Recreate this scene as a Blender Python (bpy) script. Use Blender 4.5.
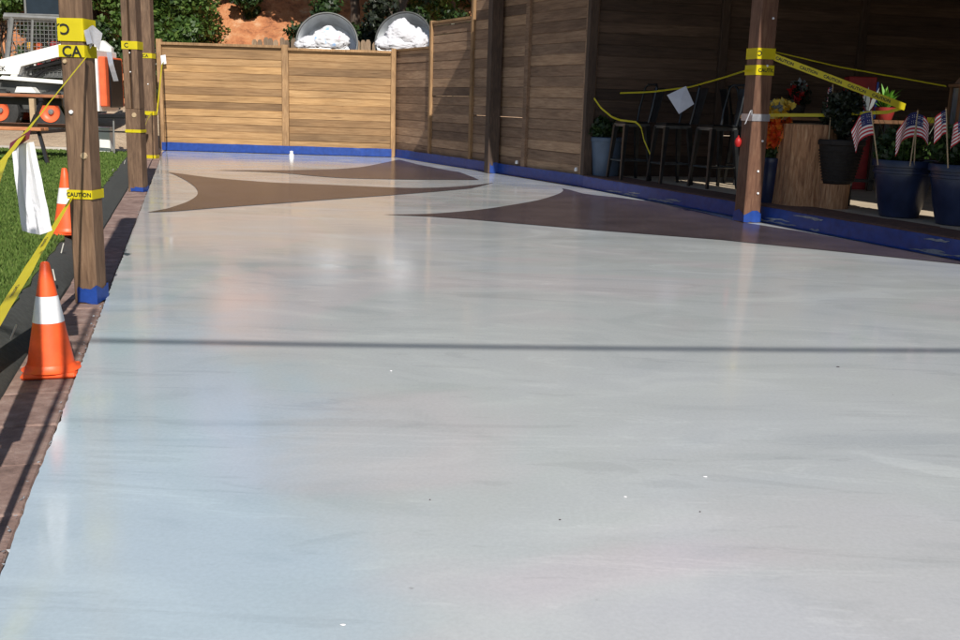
import bpy, bmesh, math, random
import numpy as np
from mathutils import Vector, Matrix, noise
random.seed(7)
R = math.radians
for o in list(bpy.data.objects): bpy.data.objects.remove(o)
sc = bpy.context.scene
col = sc.collection

# ------------------------------------------------------------------ camera
F = 1000.0; PITCH = math.atan(216/1000); ROLL = 0.030; CAMH = 1.1
fw = Vector((0, math.cos(PITCH), -math.sin(PITCH))); r0 = Vector((1, 0, 0)); u0 = r0.cross(fw)
rt = r0*math.cos(ROLL) + u0*math.sin(ROLL); up = u0*math.cos(ROLL) - r0*math.sin(ROLL)
CAM = Vector((0, 0, CAMH))
cd = bpy.data.cameras.new('camera'); cam = bpy.data.objects.new('camera', cd); col.objects.link(cam)
cd.sensor_width = 36; cd.lens = F/960*36; cd.clip_end = 2000; cd.clip_start = 0.02
m = Matrix((rt, up, -fw)).transposed().to_4x4(); m.translation = CAM
cam.matrix_world = m
sc.camera = cam

# ------------------------------------------------------------------ sky, sun, exposure
EL = R(39.0); LD = Vector((-0.283, 0.959, 0)).normalized()
wd = bpy.data.worlds.new('World'); sc.world = wd; wd.use_nodes = True
nt = wd.node_tree; nt.nodes.clear()
sky = nt.nodes.new('ShaderNodeTexSky'); sky.sky_type = 'NISHITA'; sky.sun_disc = False
sky.sun_elevation = EL; sky.sun_rotation = math.atan2(-LD.x, -LD.y); sky.air_density = 1.0; sky.dust_density = 0.6
bg = nt.nodes.new('ShaderNodeBackground'); bg.inputs[1].default_value = 0.075
wo = nt.nodes.new('ShaderNodeOutputWorld')
nt.links.new(sky.outputs[0], bg.inputs[0]); nt.links.new(bg.outputs[0], wo.inputs[0])
sl = bpy.data.lights.new('sun', 'SUN'); sl.energy = 5.0; sl.angle = R(0.53); sl.color = (1.0, 0.95, 0.86)
so = bpy.data.objects.new('sun', sl); col.objects.link(so)
sd = Vector((LD.x*math.cos(EL), LD.y*math.cos(EL), -math.sin(EL)))
so.rotation_euler = sd.to_track_quat('-Z', 'Y').to_euler(); so.location = (3, -8, 12)
sc.view_settings.view_transform = 'Standard'; sc.view_settings.look = 'None'
sc.view_settings.exposure = 0.10; sc.view_settings.gamma = 1.0

# ------------------------------------------------------------------ pixel helpers (photo pixels -> rays)
def ray(x, y): return fw + rt*((x-480)/F) + up*((320-y)/F)
def G(x, y, z=0.0):
    d = ray(x, y); return CAM + d*((z-CAMH)/d.z)
def W(x, y, Y):
    d = ray(x, y); return CAM + d*(Y/d.y)

# ------------------------------------------------------------------ tagging helpers
def tag(o, label=None, cat=None, group=None, kind=None):
    if label: o['label'] = label
    if cat: o['category'] = cat
    if group: o['group'] = group
    if kind: o['kind'] = kind
    return o
def empty(name, loc, rz=0, label=None, cat=None, group=None):
    o = bpy.data.objects.new(name, None); col.objects.link(o); o.empty_display_size = .1
    o.location = loc; o.rotation_euler = (0, 0, rz)
    return tag(o, label, cat, group)
def link(name, me, parent=None, loc=(0, 0, 0), rot=(0, 0, 0)):
    o = bpy.data.objects.new(name, me); col.objects.link(o)
    if parent is not None: o.parent = parent
    o.location = loc; o.rotation_euler = rot
    return o
def copy_tree(o, parent=None):
    c = o.copy(); col.objects.link(c); c.parent = parent
    for ch in o.children: copy_tree(ch, c)
    return c

class MB:
    def __init__(s): s.v = []; s.f = []; s.mi = []
    def add(s, vs, fs, mi=0):
        b = len(s.v); s.v += [tuple(v) for v in vs]; s.f += [tuple(i+b for i in f) for f in fs]; s.mi += [mi]*len(fs)
    def box(s, a, b, mi=0, bev=0.0):
        (x0, y0, z0), (x1, y1, z1) = a, b
        if bev <= 0:
            vs = [(x0,y0,z0),(x1,y0,z0),(x1,y1,z0),(x0,y1,z0),(x0,y0,z1),(x1,y0,z1),(x1,y1,z1),(x0,y1,z1)]
            s.add(vs, [(0,3,2,1),(4,5,6,7),(0,1,5,4),(1,2,6,5),(2,3,7,6),(3,0,4,7)], mi); return
        bm = bmesh.new(); bmesh.ops.create_cube(bm, size=1)
        for v in bm.verts: v.co = Vector(((x0+x1)/2+v.co.x*(x1-x0), (y0+y1)/2+v.co.y*(y1-y0), (z0+z1)/2+v.co.z*(z1-z0)))
        bmesh.ops.bevel(bm, geom=list(bm.edges), offset=bev, segments=1, profile=.5, affect='EDGES')
        bm.verts.index_update()
        s.add([v.co for v in bm.verts], [[v.index for v in f.verts] for f in bm.faces], mi); bm.free()
    def tube(s, pts, rad, n=8, caps=True, mi=0, flat=1.0):
        pts = [Vector(p) for p in pts]
        if not isinstance(rad, (list, tuple)): rad = [rad]*len(pts)
        base = len(s.v); prev = None
        for i, p in enumerate(pts):
            t = (pts[min(i+1, len(pts)-1)] - pts[max(i-1, 0)]).normalized()
            a = prev if prev is not None else (Vector((0,0,1)) if abs(t.z) < .9 else Vector((1,0,0)))
            a = (a - t*a.dot(t)).normalized(); prev = a; b = t.cross(a)
            for k in range(n):
                an = 2*math.pi*(k+.5)/n
                s.v.append(tuple(p + (a*math.cos(an)*flat + b*math.sin(an))*rad[i]))
        for i in range(len(pts)-1):
            for k in range(n):
                q = base+i*n; s.f.append((q+k, q+(k+1)%n, q+n+(k+1)%n, q+n+k)); s.mi.append(mi)
        if caps:
            s.f.append(tuple(base+k for k in range(n))[::-1]); s.mi.append(mi)
            s.f.append(tuple(base+(len(pts)-1)*n+k for k in range(n))); s.mi.append(mi)
    def lathe(s, prof, n=24, mi=0, c=(0, 0, 0), wob=0.0):
        base = len(s.v)
        ph = random.random()*9
        for (r, z) in prof:
            for k in range(n):
                an = 2*math.pi*k/n; rr = r*(1+wob*math.sin(3*an+ph)+wob*.6*math.sin(7*an+ph*2))
                s.v.append((c[0]+rr*math.cos(an), c[1]+rr*math.sin(an), c[2]+z))
        for i in range(len(prof)-1):
            for k in range(n):
                q = base+i*n; s.f.append((q+k, q+(k+1)%n, q+n+(k+1)%n, q+n+k)); s.mi.append(mi)
    def prism(s, poly, y0, y1, mi=0):      # polygon in x,z extruded along y
        n = len(poly)
        vs = [(x, y0, z) for x, z in poly]+[(x, y1, z) for x, z in poly]
        s.add(vs, [tuple(range(n)), tuple(range(2*n-1, n-1, -1))]+[(i, i+n, (i+1) % n+n, (i+1) % n) for i in range(n)], mi)
    def mesh(s, name, mats, smooth=False):
        me = bpy.data.meshes.new(name); me.from_pydata(s.v, [], s.f)
        for mm in (mats if isinstance(mats, (list, tuple)) else [mats]): me.materials.append(mm)
        if any(s.mi): me.polygons.foreach_set('material_index', s.mi)
        bm = bmesh.new(); bm.from_mesh(me); bmesh.ops.recalc_face_normals(bm, faces=bm.faces); bm.to_mesh(me); bm.free()
        if smooth:
            me.polygons.foreach_set('use_smooth', [True]*len(me.polygons))
            try: me.set_sharp_from_angle(angle=R(40))
            except Exception: pass
        me.update(); return me
    def build(s, name, mats, parent=None, loc=(0, 0, 0), rot=(0, 0, 0), smooth=False):
        return link(name, s.mesh(name, mats, smooth), parent, loc, rot)

# ------------------------------------------------------------------ materials
def mat(name):
    M = bpy.data.materials.new(name); M.use_nodes = True
    return M, M.node_tree.nodes, M.node_tree.links, M.node_tree.nodes['Principled BSDF']
def N(nd, t, **kw):
    n = nd.new(t)
    for k, v in kw.items(): setattr(n, k, v)
    return n
def ramp(nd, stops):
    r = nd.new('ShaderNodeValToRGB'); e = r.color_ramp.elements
    while len(e) < len(stops): e.new(.5)
    for i, (p, c) in enumerate(stops): e[i].position = p; e[i].color = (*c, 1)
    return r
def coords(nd, lk, scale=(1, 1, 1), rnd=False, src='Object'):
    tc = nd.new('ShaderNodeTexCoord'); mp = nd.new('ShaderNodeMapping'); mp.inputs['Scale'].default_value = scale
    if rnd:
        oi = nd.new('ShaderNodeObjectInfo'); ml = N(nd, 'ShaderNodeMath', operation='MULTIPLY'); ml.inputs[1].default_value = 37.0
        lk.new(oi.outputs['Random'], ml.inputs[0])
        va = N(nd, 'ShaderNodeVectorMath', operation='ADD'); lk.new(tc.outputs[src], va.inputs[0]); lk.new(ml.outputs[0], va.inputs[1])
        lk.new(va.outputs[0], mp.inputs[0]); return mp, oi
    lk.new(tc.outputs[src], mp.inputs[0]); return mp, None
def noise_n(nd, lk, vec, scale, detail=4, rough=.55, dist=0):
    n = nd.new('ShaderNodeTexNoise'); n.inputs['Scale'].default_value = scale; n.inputs['Detail'].default_value = detail
    n.inputs['Roughness'].default_value = rough; n.inputs['Distortion'].default_value = dist
    lk.new(vec.outputs[0], n.inputs['Vector']); return n
def mixc(nd, lk, a, b, fac, mode='MIX'):
    n = N(nd, 'ShaderNodeMix', data_type='RGBA', blend_type=mode)
    for s, v in ((6, a), (7, b), (0, fac)):
        if hasattr(v, 'is_output'): lk.new(v, n.inputs[s])
        elif s == 0: n.inputs[0].default_value = v
        else: n.inputs[s].default_value = (*v, 1)
    return n.outputs[2]
def bump(nd, lk, h, bs, strength=.3, dist=.01):
    b = nd.new('ShaderNodeBump'); b.inputs['Strength'].default_value = strength; b.inputs['Distance'].default_value = dist
    lk.new(h, b.inputs['Height']); lk.new(b.outputs[0], bs.inputs['Normal']); return b

def wood(name, c1, c2, c3, rough=.75, axis=0, var=.6, bstr=.35):
    M, nd, lk, bs = mat(name)
    sc_ = [9, 9, 9]; sc_[axis] = 1.1
    mp, oi = coords(nd, lk, sc_, True)
    n1 = noise_n(nd, lk, mp, 5.0, 6, .62, .6)
    rp = ramp(nd, [(.28, c1), (.5, c2), (.72, c3)]); lk.new(n1.outputs[0], rp.inputs[0])
    sc2 = [2.5, 2.5, 2.5]; sc2[axis] = 1.0
    mp2, _ = coords(nd, lk, sc2, True)
    n2 = noise_n(nd, lk, mp2, 1.6, 3)
    d = ramp(nd, [(.34, (.62, .60, .58)), (.6, (1.06, 1.04, 1.0))]); lk.new(n2.outputs[0], d.inputs[0])
    c = mixc(nd, lk, rp.outputs[0], d.outputs[0], .75, 'MULTIPLY')
    rr = ramp(nd, [(0, (1-var*.62, 1-var*.66, 1-var*.66)), (.35, (1-var*.25, 1-var*.28, 1-var*.3)), (.6, (1, 1, 1)), (1, (1+var*.28, 1+var*.24, 1+var*.12))]); lk.new(oi.outputs['Random'], rr.inputs[0])
    c = mixc(nd, lk, c, rr.outputs[0], 1.0, 'MULTIPLY')
    vo = nd.new('ShaderNodeTexVoronoi'); vo.inputs['Scale'].default_value = 1.0; sk = [7, 7, 7]; sk[axis] = 1.6
    mpk, _ = coords(nd, lk, sk, True); lk.new(mpk.outputs[0], vo.inputs['Vector'])
    kr = ramp(nd, [(.05, (.35, .3, .26)), (.13, (1, 1, 1))]); lk.new(vo.outputs['Distance'], kr.inputs[0])
    c = mixc(nd, lk, c, kr.outputs[0], .7, 'MULTIPLY')
    wn = nd.new('ShaderNodeTexWhiteNoise'); wn.noise_dimensions = '1D'; lk.new(oi.outputs['Random'], wn.inputs['W'])
    gr = ramp(nd, [(.70, (1, 1, 1)), (.76, (.74, .72, .72)), (1, (.62, .62, .64))]); lk.new(wn.outputs['Value'], gr.inputs[0])
    c = mixc(nd, lk, c, gr.outputs[0], min(1, var*1.5), 'MULTIPLY')
    lk.new(c, bs.inputs['Base Color']); bs.inputs['Roughness'].default_value = rough
    sc3 = [40, 40, 40]; sc3[axis] = 1.2
    mp3, _ = coords(nd, lk, sc3, True); n3 = noise_n(nd, lk, mp3, 3, 4)
    bump(nd, lk, n3.outputs[0], bs, bstr, .004)
    return M
def plain(name, c, rough=.5, metal=0.0, var=.12, nscale=8, bstr=.05, spec=.5):
    M, nd, lk, bs = mat(name)
    mp, _ = coords(nd, lk)
    n = noise_n(nd, lk, mp, nscale, 5)
    rp = ramp(nd, [(.3, tuple(max(0, x*(1-var)) for x in c)), (.7, tuple(min(1, x*(1+var)) for x in c))]); lk.new(n.outputs[0], rp.inputs[0])
    lk.new(rp.outputs[0], bs.inputs['Base Color']); bs.inputs['Roughness'].default_value = rough; bs.inputs['Metallic'].default_value = metal
    bs.inputs['Specular IOR Level'].default_value = spec
    n2 = noise_n(nd, lk, mp, nscale*9, 3); bump(nd, lk, n2.outputs[0], bs, bstr, .004)
    return M
def leafmat(name, c1, c2, c3, trans=.35):
    M, nd, lk, bs = mat(name)
    ge = nd.new('ShaderNodeNewGeometry'); rp = ramp(nd, [(0, c1), (.5, c2), (1, c3)])
    lk.new(ge.outputs['Random Per Island'], rp.inputs[0])
    lk.new(rp.outputs[0], bs.inputs['Base Color']); bs.inputs['Roughness'].default_value = .45
    tr = nd.new('ShaderNodeBsdfTranslucent'); lk.new(rp.outputs[0], tr.inputs[0])
    ms = nd.new('ShaderNodeMixShader'); ms.inputs[0].default_value = trans
    lk.new(bs.outputs[0], ms.inputs[1]); lk.new(tr.outputs[0], ms.inputs[2]); lk.new(ms.outputs[0], nd['Material Output'].inputs[0])
    return M

def slabmat():
    M, nd, lk, bs = mat('fresh_grey_floor_coating')
    mp, _ = coords(nd, lk, (1, 1, 1))
    n1 = noise_n(nd, lk, mp, .36, 3, .5, 1.2)
    r1 = ramp(nd, [(.34, (.475, .51, .545)), (.43, (.50, .525, .54)), (.50, (.495, .522, .525)), (.56, (.527, .517, .53)), (.63, (.502, .517, .54)), (.72, (.478, .51, .54))]); lk.new(n1.outputs[0], r1.inputs[0])
    # broad roller swirls
    mps, _ = coords(nd, lk, (.8, 1.7, 1)); mps.inputs['Rotation'].default_value = (0, 0, R(17))
    n2 = noise_n(nd, lk, mps, .9, 6, .6, 1.8)
    r2 = ramp(nd, [(.36, (.90, .91, .91)), (.46, (.985, .985, .985)), (.55, (1, 1, 1)), (.64, (1.07, 1.07, 1.06))]); lk.new(n2.outputs[0], r2.inputs[0])
    c = mixc(nd, lk, r1.outputs[0], r2.outputs[0], .85, 'MULTIPLY')
    # thin trowel ridges
    mpt, _ = coords(nd, lk, (.55, 3.0, 1)); mpt.inputs['Rotation'].default_value = (0, 0, R(-8))
    n3 = noise_n(nd, lk, mpt, 1.5, 7, .62, 1.3)
    r3 = ramp(nd, [(.375, (.91, .91, .91)), (.41, (1, 1, 1)), (.59, (1, 1, 1)), (.615, (1.10, 1.10, 1.09)), (.64, (1, 1, 1))]); lk.new(n3.outputs[0], r3.inputs[0])
    c = mixc(nd, lk, c, r3.outputs[0], .8, 'MULTIPLY')
    # sky reflection painted in as a bluish tint by the pavers, a pinkish reflection tint and a lapped pale wedge, all with ragged borders
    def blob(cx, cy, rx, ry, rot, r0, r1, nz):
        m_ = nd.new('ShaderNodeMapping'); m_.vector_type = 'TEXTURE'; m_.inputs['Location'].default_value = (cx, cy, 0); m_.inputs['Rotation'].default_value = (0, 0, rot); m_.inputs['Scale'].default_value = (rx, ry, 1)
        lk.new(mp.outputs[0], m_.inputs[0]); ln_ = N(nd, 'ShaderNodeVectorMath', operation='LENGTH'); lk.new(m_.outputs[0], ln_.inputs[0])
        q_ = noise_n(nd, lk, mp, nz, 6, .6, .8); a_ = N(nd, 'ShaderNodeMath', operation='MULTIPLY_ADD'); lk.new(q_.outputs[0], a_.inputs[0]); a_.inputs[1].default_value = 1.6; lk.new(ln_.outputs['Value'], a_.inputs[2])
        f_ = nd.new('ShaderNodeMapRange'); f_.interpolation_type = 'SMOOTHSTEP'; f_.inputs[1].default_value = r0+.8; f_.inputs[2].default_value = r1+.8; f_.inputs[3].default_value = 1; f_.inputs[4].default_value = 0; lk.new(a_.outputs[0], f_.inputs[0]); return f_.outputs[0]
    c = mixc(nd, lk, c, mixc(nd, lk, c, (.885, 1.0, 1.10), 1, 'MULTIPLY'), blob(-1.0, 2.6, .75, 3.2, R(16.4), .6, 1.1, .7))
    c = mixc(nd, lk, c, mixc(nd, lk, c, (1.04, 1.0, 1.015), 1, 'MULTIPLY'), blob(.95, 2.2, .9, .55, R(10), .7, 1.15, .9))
    c = mixc(nd, lk, c, mixc(nd, lk, c, (.90, .91, .92), 1, 'MULTIPLY'), blob(1.75, 3.35, .85, .10, R(6), .5, 1.2, 2.2))
    c = mixc(nd, lk, c, mixc(nd, lk, c, (1.12, 1.12, 1.11), 1, 'MULTIPLY'), blob(1.50, 3.02, .34, .06, R(-32), .6, 1.05, 5))
    n4 = noise_n(nd, lk, mp, 26, 3, .6); r4 = ramp(nd, [(.24, (.55, .53, .5)), (.275, (1, 1, 1))]); lk.new(n4.outputs[0], r4.inputs[0])
    n5 = noise_n(nd, lk, mp, .8, 2); r5 = ramp(nd, [(.48, (0, 0, 0)), (.62, (.8, .8, .8))]); lk.new(n5.outputs[0], r5.inputs[0])
    c = mixc(nd, lk, c, mixc(nd, lk, c, r4.outputs[0], 1, 'MULTIPLY'), r5.outputs[0])
    n6 = noise_n(nd, lk, mp, 75, 3, .7); r6 = ramp(nd, [(.35, (.955, .955, .955)), (.65, (1.03, 1.03, 1.03))]); lk.new(n6.outputs[0], r6.inputs[0])
    c = mixc(nd, lk, c, r6.outputs[0], 1, 'MULTIPLY')
    lk.new(c, bs.inputs['Base Color'])
    rr = ramp(nd, [(.36, (.07,)*3), (.64, (.17,)*3)]); lk.new(n2.outputs[0], rr.inputs[0]); lk.new(rr.outputs[0], bs.inputs['Roughness'])
    bs.inputs['Specular IOR Level'].default_value = .6
    b1 = N(nd, 'ShaderNodeBump'); b1.inputs['Strength'].default_value = .10; b1.inputs['Distance'].default_value = .006
    lk.new(n2.outputs[0], b1.inputs['Height'])
    b3 = N(nd, 'ShaderNodeBump'); b3.inputs['Strength'].default_value = .16; b3.inputs['Distance'].default_value = .003
    lk.new(r3.outputs[0], b3.inputs['Height']); lk.new(b1.outputs[0], b3.inputs['Normal'])
    b2 = N(nd, 'ShaderNodeBump'); b2.inputs['Strength'].default_value = .05; b2.inputs['Distance'].default_value = .0015
    lk.new(n6.outputs[0], b2.inputs['Height']); lk.new(b3.outputs[0], b2.inputs['Normal']); lk.new(b2.outputs[0], bs.inputs['Normal'])
    return M
def groundmat():
    M, nd, lk, bs = mat('sandy_clay_ground')
    mp, _ = coords(nd, lk)
    n1 = noise_n(nd, lk, mp, .5, 6, .6)
    sand = ramp(nd, [(.3, (.42, .30, .20)), (.5, (.55, .42, .29)), (.7, (.62, .50, .38))]); lk.new(n1.outputs[0], sand.inputs[0])
    n2 = noise_n(nd, lk, mp, 1.9, 8, .7)
    clay = ramp(nd, [(.34, (.22, .085, .04)), (.46, (.50, .19, .08)), (.56, (.58, .25, .11)), (.66, (.66, .40, .24))]); lk.new(n2.outputs[0], clay.inputs[0])
    sx = nd.new('ShaderNodeSeparateXYZ'); lk.new(mp.outputs[0], sx.inputs[0])
    n3 = noise_n(nd, lk, mp, .8, 4); ad = N(nd, 'ShaderNodeMath', operation='ADD'); lk.new(sx.outputs[2], ad.inputs[0]); lk.new(n3.outputs[0], ad.inputs[1])
    mr = nd.new('ShaderNodeMapRange'); mr.inputs[1].default_value = 1.0; mr.inputs[2].default_value = 1.6; lk.new(ad.outputs[0], mr.inputs[0])
    c = mixc(nd, lk, sand.outputs[0], clay.outputs[0], mr.outputs[0]); lk.new(c, bs.inputs['Base Color'])
    bs.inputs['Roughness'].default_value = .95
    n4 = noise_n(nd, lk, mp, 6, 8, .7); bump(nd, lk, n4.outputs[0], bs, .9, .12)
    return M
def pavermat():
    M, nd, lk, bs = mat('rough_brown_paver')
    mp, oi = coords(nd, lk, (1, 1, 1), True)
    n1 = noise_n(nd, lk, mp, 9, 7, .7)
    rp = ramp(nd, [(.3, (.14, .088, .074)), (.5, (.25, .163, .138)), (.7, (.36, .26, .225))]); lk.new(n1.outputs[0], rp.inputs[0])
    lk.new(rp.outputs[0], bs.inputs['Base Color']); bs.inputs['Roughness'].default_value = .85
    n2 = noise_n(nd, lk, mp, 60, 5, .7); bump(nd, lk, n2.outputs[0], bs, .8, .008)
    return M
def turfmat():
    M, nd, lk, bs = mat('turf_backing')
    mp, _ = coords(nd, lk)
    n1 = noise_n(nd, lk, mp, 1.3, 5, .6); n2 = noise_n(nd, lk, mp, 90, 3, .7)
    r1 = ramp(nd, [(.34, (.062, .108, .014)), (.62, (.125, .185, .032))]); lk.new(n1.outputs[0], r1.inputs[0])
    r2 = ramp(nd, [(.3, (.55, .6, .5)), (.7, (1.25, 1.2, 1.1))]); lk.new(n2.outputs[0], r2.inputs[0])
    lk.new(mixc(nd, lk, r1.outputs[0], r2.outputs[0], 1, 'MULTIPLY'), bs.inputs['Base Color'])
    bs.inputs['Roughness'].default_value = .7; bump(nd, lk, n2.outputs[0], bs, .8, .02)
    return M

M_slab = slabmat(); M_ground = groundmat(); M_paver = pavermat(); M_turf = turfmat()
M_brown = plain('brown_floor_coating', (.066, .051, .056), .20, 0, .22, 2.2, .10, .06)
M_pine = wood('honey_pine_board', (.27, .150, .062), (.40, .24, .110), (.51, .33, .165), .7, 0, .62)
M_grey = wood('weathered_brown_board', (.235, .142, .088), (.36, .23, .148), (.46, .315, .21), .8, 0, .55)
M_trim = wood('fence_trim', (.24, .135, .06), (.36, .215, .105), (.46, .29, .15), .75, 2, .2)
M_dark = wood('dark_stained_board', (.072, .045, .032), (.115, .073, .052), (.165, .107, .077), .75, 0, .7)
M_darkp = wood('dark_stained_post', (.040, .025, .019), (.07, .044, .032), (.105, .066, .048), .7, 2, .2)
M_post = wood('oiled_timber_post', (.085, .048, .028), (.155, .092, .056), (.23, .145, .09), .65, 2, .2, .5)
M_cedar = wood('cedar_post_red', (.10, .045, .026), (.17, .08, .048), (.24, .13, .08), .65, 2, .2, .4)
M_picket = wood('old_picket', (.16, .11, .07), (.26, .185, .125), (.33, .25, .18), .85, 2, .5)
M_roof = wood('roof_plank', (.05, .03, .022), (.08, .05, .036), (.11, .07, .05), .8, 1)
M_tape = plain('blue_masking_tape', (.013, .050, .25), .42, 0, .22, 14, .25)
M_smear = plain('grey_coating_smear', (.26, .28, .31), .4, 0, .3, 30, .3)
M_caution = plain('yellow_barrier_film', (.92, .78, .025), .32, 0, .06, 10, .08)
_n = M_caution.node_tree.nodes; _l = M_caution.node_tree.links; _t = _n.new('ShaderNodeBsdfTranslucent'); _t.inputs[0].default_value = (.92, .80, .04, 1)
_m = _n.new('ShaderNodeMixShader'); _m.inputs[0].default_value = .45; _l.new(_n['Principled BSDF'].outputs[0], _m.inputs[1]); _l.new(_t.outputs[0], _m.inputs[2]); _l.new(_m.outputs[0], _n['Material Output'].inputs[0])
M_ink = plain('black_print', (.012, .012, .012), .5, 0, .1)
M_silver = plain('silver_film', (.42, .42, .46), .25, .4, .2, 12, .2)
M_paper = plain('white_paper', (.70, .70, .76), .75, 0, .05, 12, .12)
M_orange = plain('orange_cone_plastic', (.86, .105, .022), .45, 0, .16, 14, .10)
M_refl = plain('white_reflective_collar', (.80, .80, .82), .4, 0, .10, 16, .08)
M_liner = plain('charcoal_edging_fabric', (.052, .055, .052), .9, 0, .25, 40, .6)
M_black = plain('black_steel', (.016, .016, .018), .4, .3, .2, 10, .06)
M_gun = plain('worn_gunmetal', (.045, .048, .052), .35, .75, .35, 6, .08)
M_gunl = plain('scuffed_bare_metal', (.12, .125, .125), .42, .7, .45, 9, .1)
M_galv = plain('galvanised_steel', (.58, .60, .62), .42, .55, .2, 4, .1)
M_bag = plain('white_plastic_bag', (.66, .66, .70), .4, 0, .08, 5, .5)
M_bagprint, _nd, _lk, _bs = mat('printed_plastic_bag')
_mp, _ = coords(_nd, _lk); _n1 = noise_n(_nd, _lk, _mp, 5.5, 2); _r = ramp(_nd, [(.30, (.32, .50, .80)), (.40, (.70, .70, .73)), (.62, (.70, .70, .73)), (.72, (.80, .42, .48))]); _lk.new(_n1.outputs[0], _r.inputs[0]); _lk.new(_r.outputs[0], _bs.inputs['Base Color']); _bs.inputs['Roughness'].default_value = .35
_n2 = noise_n(_nd, _lk, _mp, 14, 5); bump(_nd, _lk, _n2.outputs[0], _bs, .6, .03)
M_white = plain('white_machine_paint', (.80, .79, .76), .35, 0, .05, 5, .05)
M_mach = plain('machine_grey', (.09, .092, .09), .5, .2, .25, 5, .1)
M_cage = plain('cage_steel', (.24, .24, .235), .5, .5, .15, 6, .08)
M_rim = plain('orange_wheel_paint', (.72, .13, .045), .45, 0, .12, 8)
M_tyre = plain('tyre_rubber', (.028, .028, .028), .8, 0, .25, 20, .4)
M_glass = plain('tinted_window', (.012, .02, .032), .12, 0, .2, 5, .0)
M_red = plain('red_cloth', (.33, .018, .02), .6, 0, .2, 8)
M_yel = plain('yellow_headrest', (.8, .42, .03), .6, 0, .1)
M_tablewood = wood('orange_table_plank', (.48, .17, .075), (.66, .26, .12), (.76, .37, .19), .55)
M_bark = wood('split_bark_log', (.20, .095, .05), (.50, .26, .135), (.70, .44, .26), .9, 2, .2, 1.0)
M_logtop = plain('cut_log_end', (.30, .20, .12), .85, 0, .25, 14, .3)
M_navy = plain('navy_glaze', (.018, .028, .072), .3, 0, .3, 5, .06, .45)
M_slate = plain('slate_blue_bucket', (.085, .125, .19), .5, 0, .18, 5, .1)
M_wick = plain('dark_basket', (.022, .017, .015), .75, 0, .35, 30, .5)
M_soil = plain('potting_soil', (.03, .02, .014), .95, 0, .3, 30, .6)
M_deck = plain('cream_concrete_floor', (.50, .41, .30), .85, 0, .14, 3, .2)
M_kerb = plain('red_brown_kerb', (.12, .062, .045), .8, 0, .3, 12, .4)
M_fred = plain('flag_red', (.50, .02, .035), .7, 0, .06); M_fwhite = plain('flag_white', (.78, .76, .76), .7, 0, .04); M_fblue = plain('flag_blue', (.02, .025, .12), .7, 0, .1)
M_dowel = plain('pale_dowel', (.45, .33, .2), .6, 0, .15)
M_terra = plain('red_pot', (.30, .03, .025), .5, 0, .12)
M_bluepl = plain('blue_plastic', (.015, .11, .55), .4, 0, .1)
M_pegs = plain('bleached_peg', (.6, .58, .52), .7, 0, .15)
M_bronze = plain('bronze_cap', (.16, .08, .04), .45, .5, .2)
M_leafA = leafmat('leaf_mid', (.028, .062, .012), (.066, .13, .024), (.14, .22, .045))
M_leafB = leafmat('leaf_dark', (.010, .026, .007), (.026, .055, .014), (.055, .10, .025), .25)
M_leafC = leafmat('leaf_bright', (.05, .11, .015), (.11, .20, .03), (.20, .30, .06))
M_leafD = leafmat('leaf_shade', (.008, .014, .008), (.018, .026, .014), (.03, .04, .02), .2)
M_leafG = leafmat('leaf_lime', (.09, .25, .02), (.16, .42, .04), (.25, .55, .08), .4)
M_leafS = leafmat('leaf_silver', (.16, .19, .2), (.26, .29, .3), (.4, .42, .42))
M_pet_o = leafmat('petal_orange', (.75, .06, .015), (.85, .14, .02), (.8, .30, .03)); M_pet_y = leafmat('petal_yellow', (.85, .5, .02), (.85, .62, .06), (.8, .7, .25)); M_pet_r = leafmat('petal_red', (.3, .01, .012), (.5, .018, .02), (.6, .03, .03))
M_trunk = wood('tree_bark', (.045, .032, .024), (.09, .066, .05), (.15, .115, .09), .9, 2, .2, 1.0)
M_blade = leafmat('turf_blade', (.055, .11, .013), (.105, .175, .027), (.155, .22, .05), .25)
M_blade.node_tree.nodes['Principled BSDF'].inputs['Roughness'].default_value = .85

# ------------------------------------------------------------------ plan of the place (metres)
def ex(y): return -1.10 - .295*(y-2.15)               # left slab edge
FA = Vector((-1.86, 20.44, 0)); FB = Vector((1.45, 13.98, 0)); KE = Vector((8.2, -3.5, 0))
FD = (FB-FA).normalized(); KD = (KE-FB).normalized()
FN = Vector((-FD.y, FD.x, 0)); KN = Vector((-KD.y, KD.x, 0))      # point into the covered side
if FN.x < 0: FN = -FN
if KN.x < 0: KN = -KN

# ground: one sheet to the horizon with the clay bank behind the fences
def ss(a, b, t):
    t = max(0, min(1, (t-a)/(b-a))); return t*t*(3-2*t)
def gz(x, y):
    z = -.06
    z += .36*ss(17.9, 20.3, y)*ss(-6.2, -7.2, x)
    z += .55*ss(21.2, 24.5, y)
    z += 6.5*ss(25.5, 37, y) + 6*ss(37, 90, y)
    if y > 21: z += ss(22, 30, y)*(noise.noise(Vector((x*.35, y*.35, 3)))*.55 + noise.noise(Vector((x*1.1, y*1.1, 5)))*.45 + noise.noise(Vector((x*2.6, y*2.6, 8)))*.2)
    z += .05*noise.noise(Vector((x*.5, y*.5, 0)))*ss(18.5, 20, y)
    return z
def axis(lo, hi, inner0, inner1, step):
    a = list(np.arange(inner0, inner1+.001, step)); s = step; v = inner0
    while v > lo: s *= 1.25; v -= s; a.insert(0, v)
    s = step; v = inner1
    while v < hi: s *= 1.25; v += s; a.append(v)
    return a
xs = axis(-900, 900, -22, 14, .4); ys = axis(-900, 1200, 16, 44, .4)
mb = MB(); nx = len(xs)
for y in ys:
    for x in xs: mb.v.append((x, y, gz(x, y)))
for j in range(len(ys)-1):
    for i in range(nx-1): mb.f.append((j*nx+i, j*nx+i+1, (j+1)*nx+i+1, (j+1)*nx+i)); mb.mi.append(0)
tag(mb.build('ground', M_ground, smooth=True), kind='structure')

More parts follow.
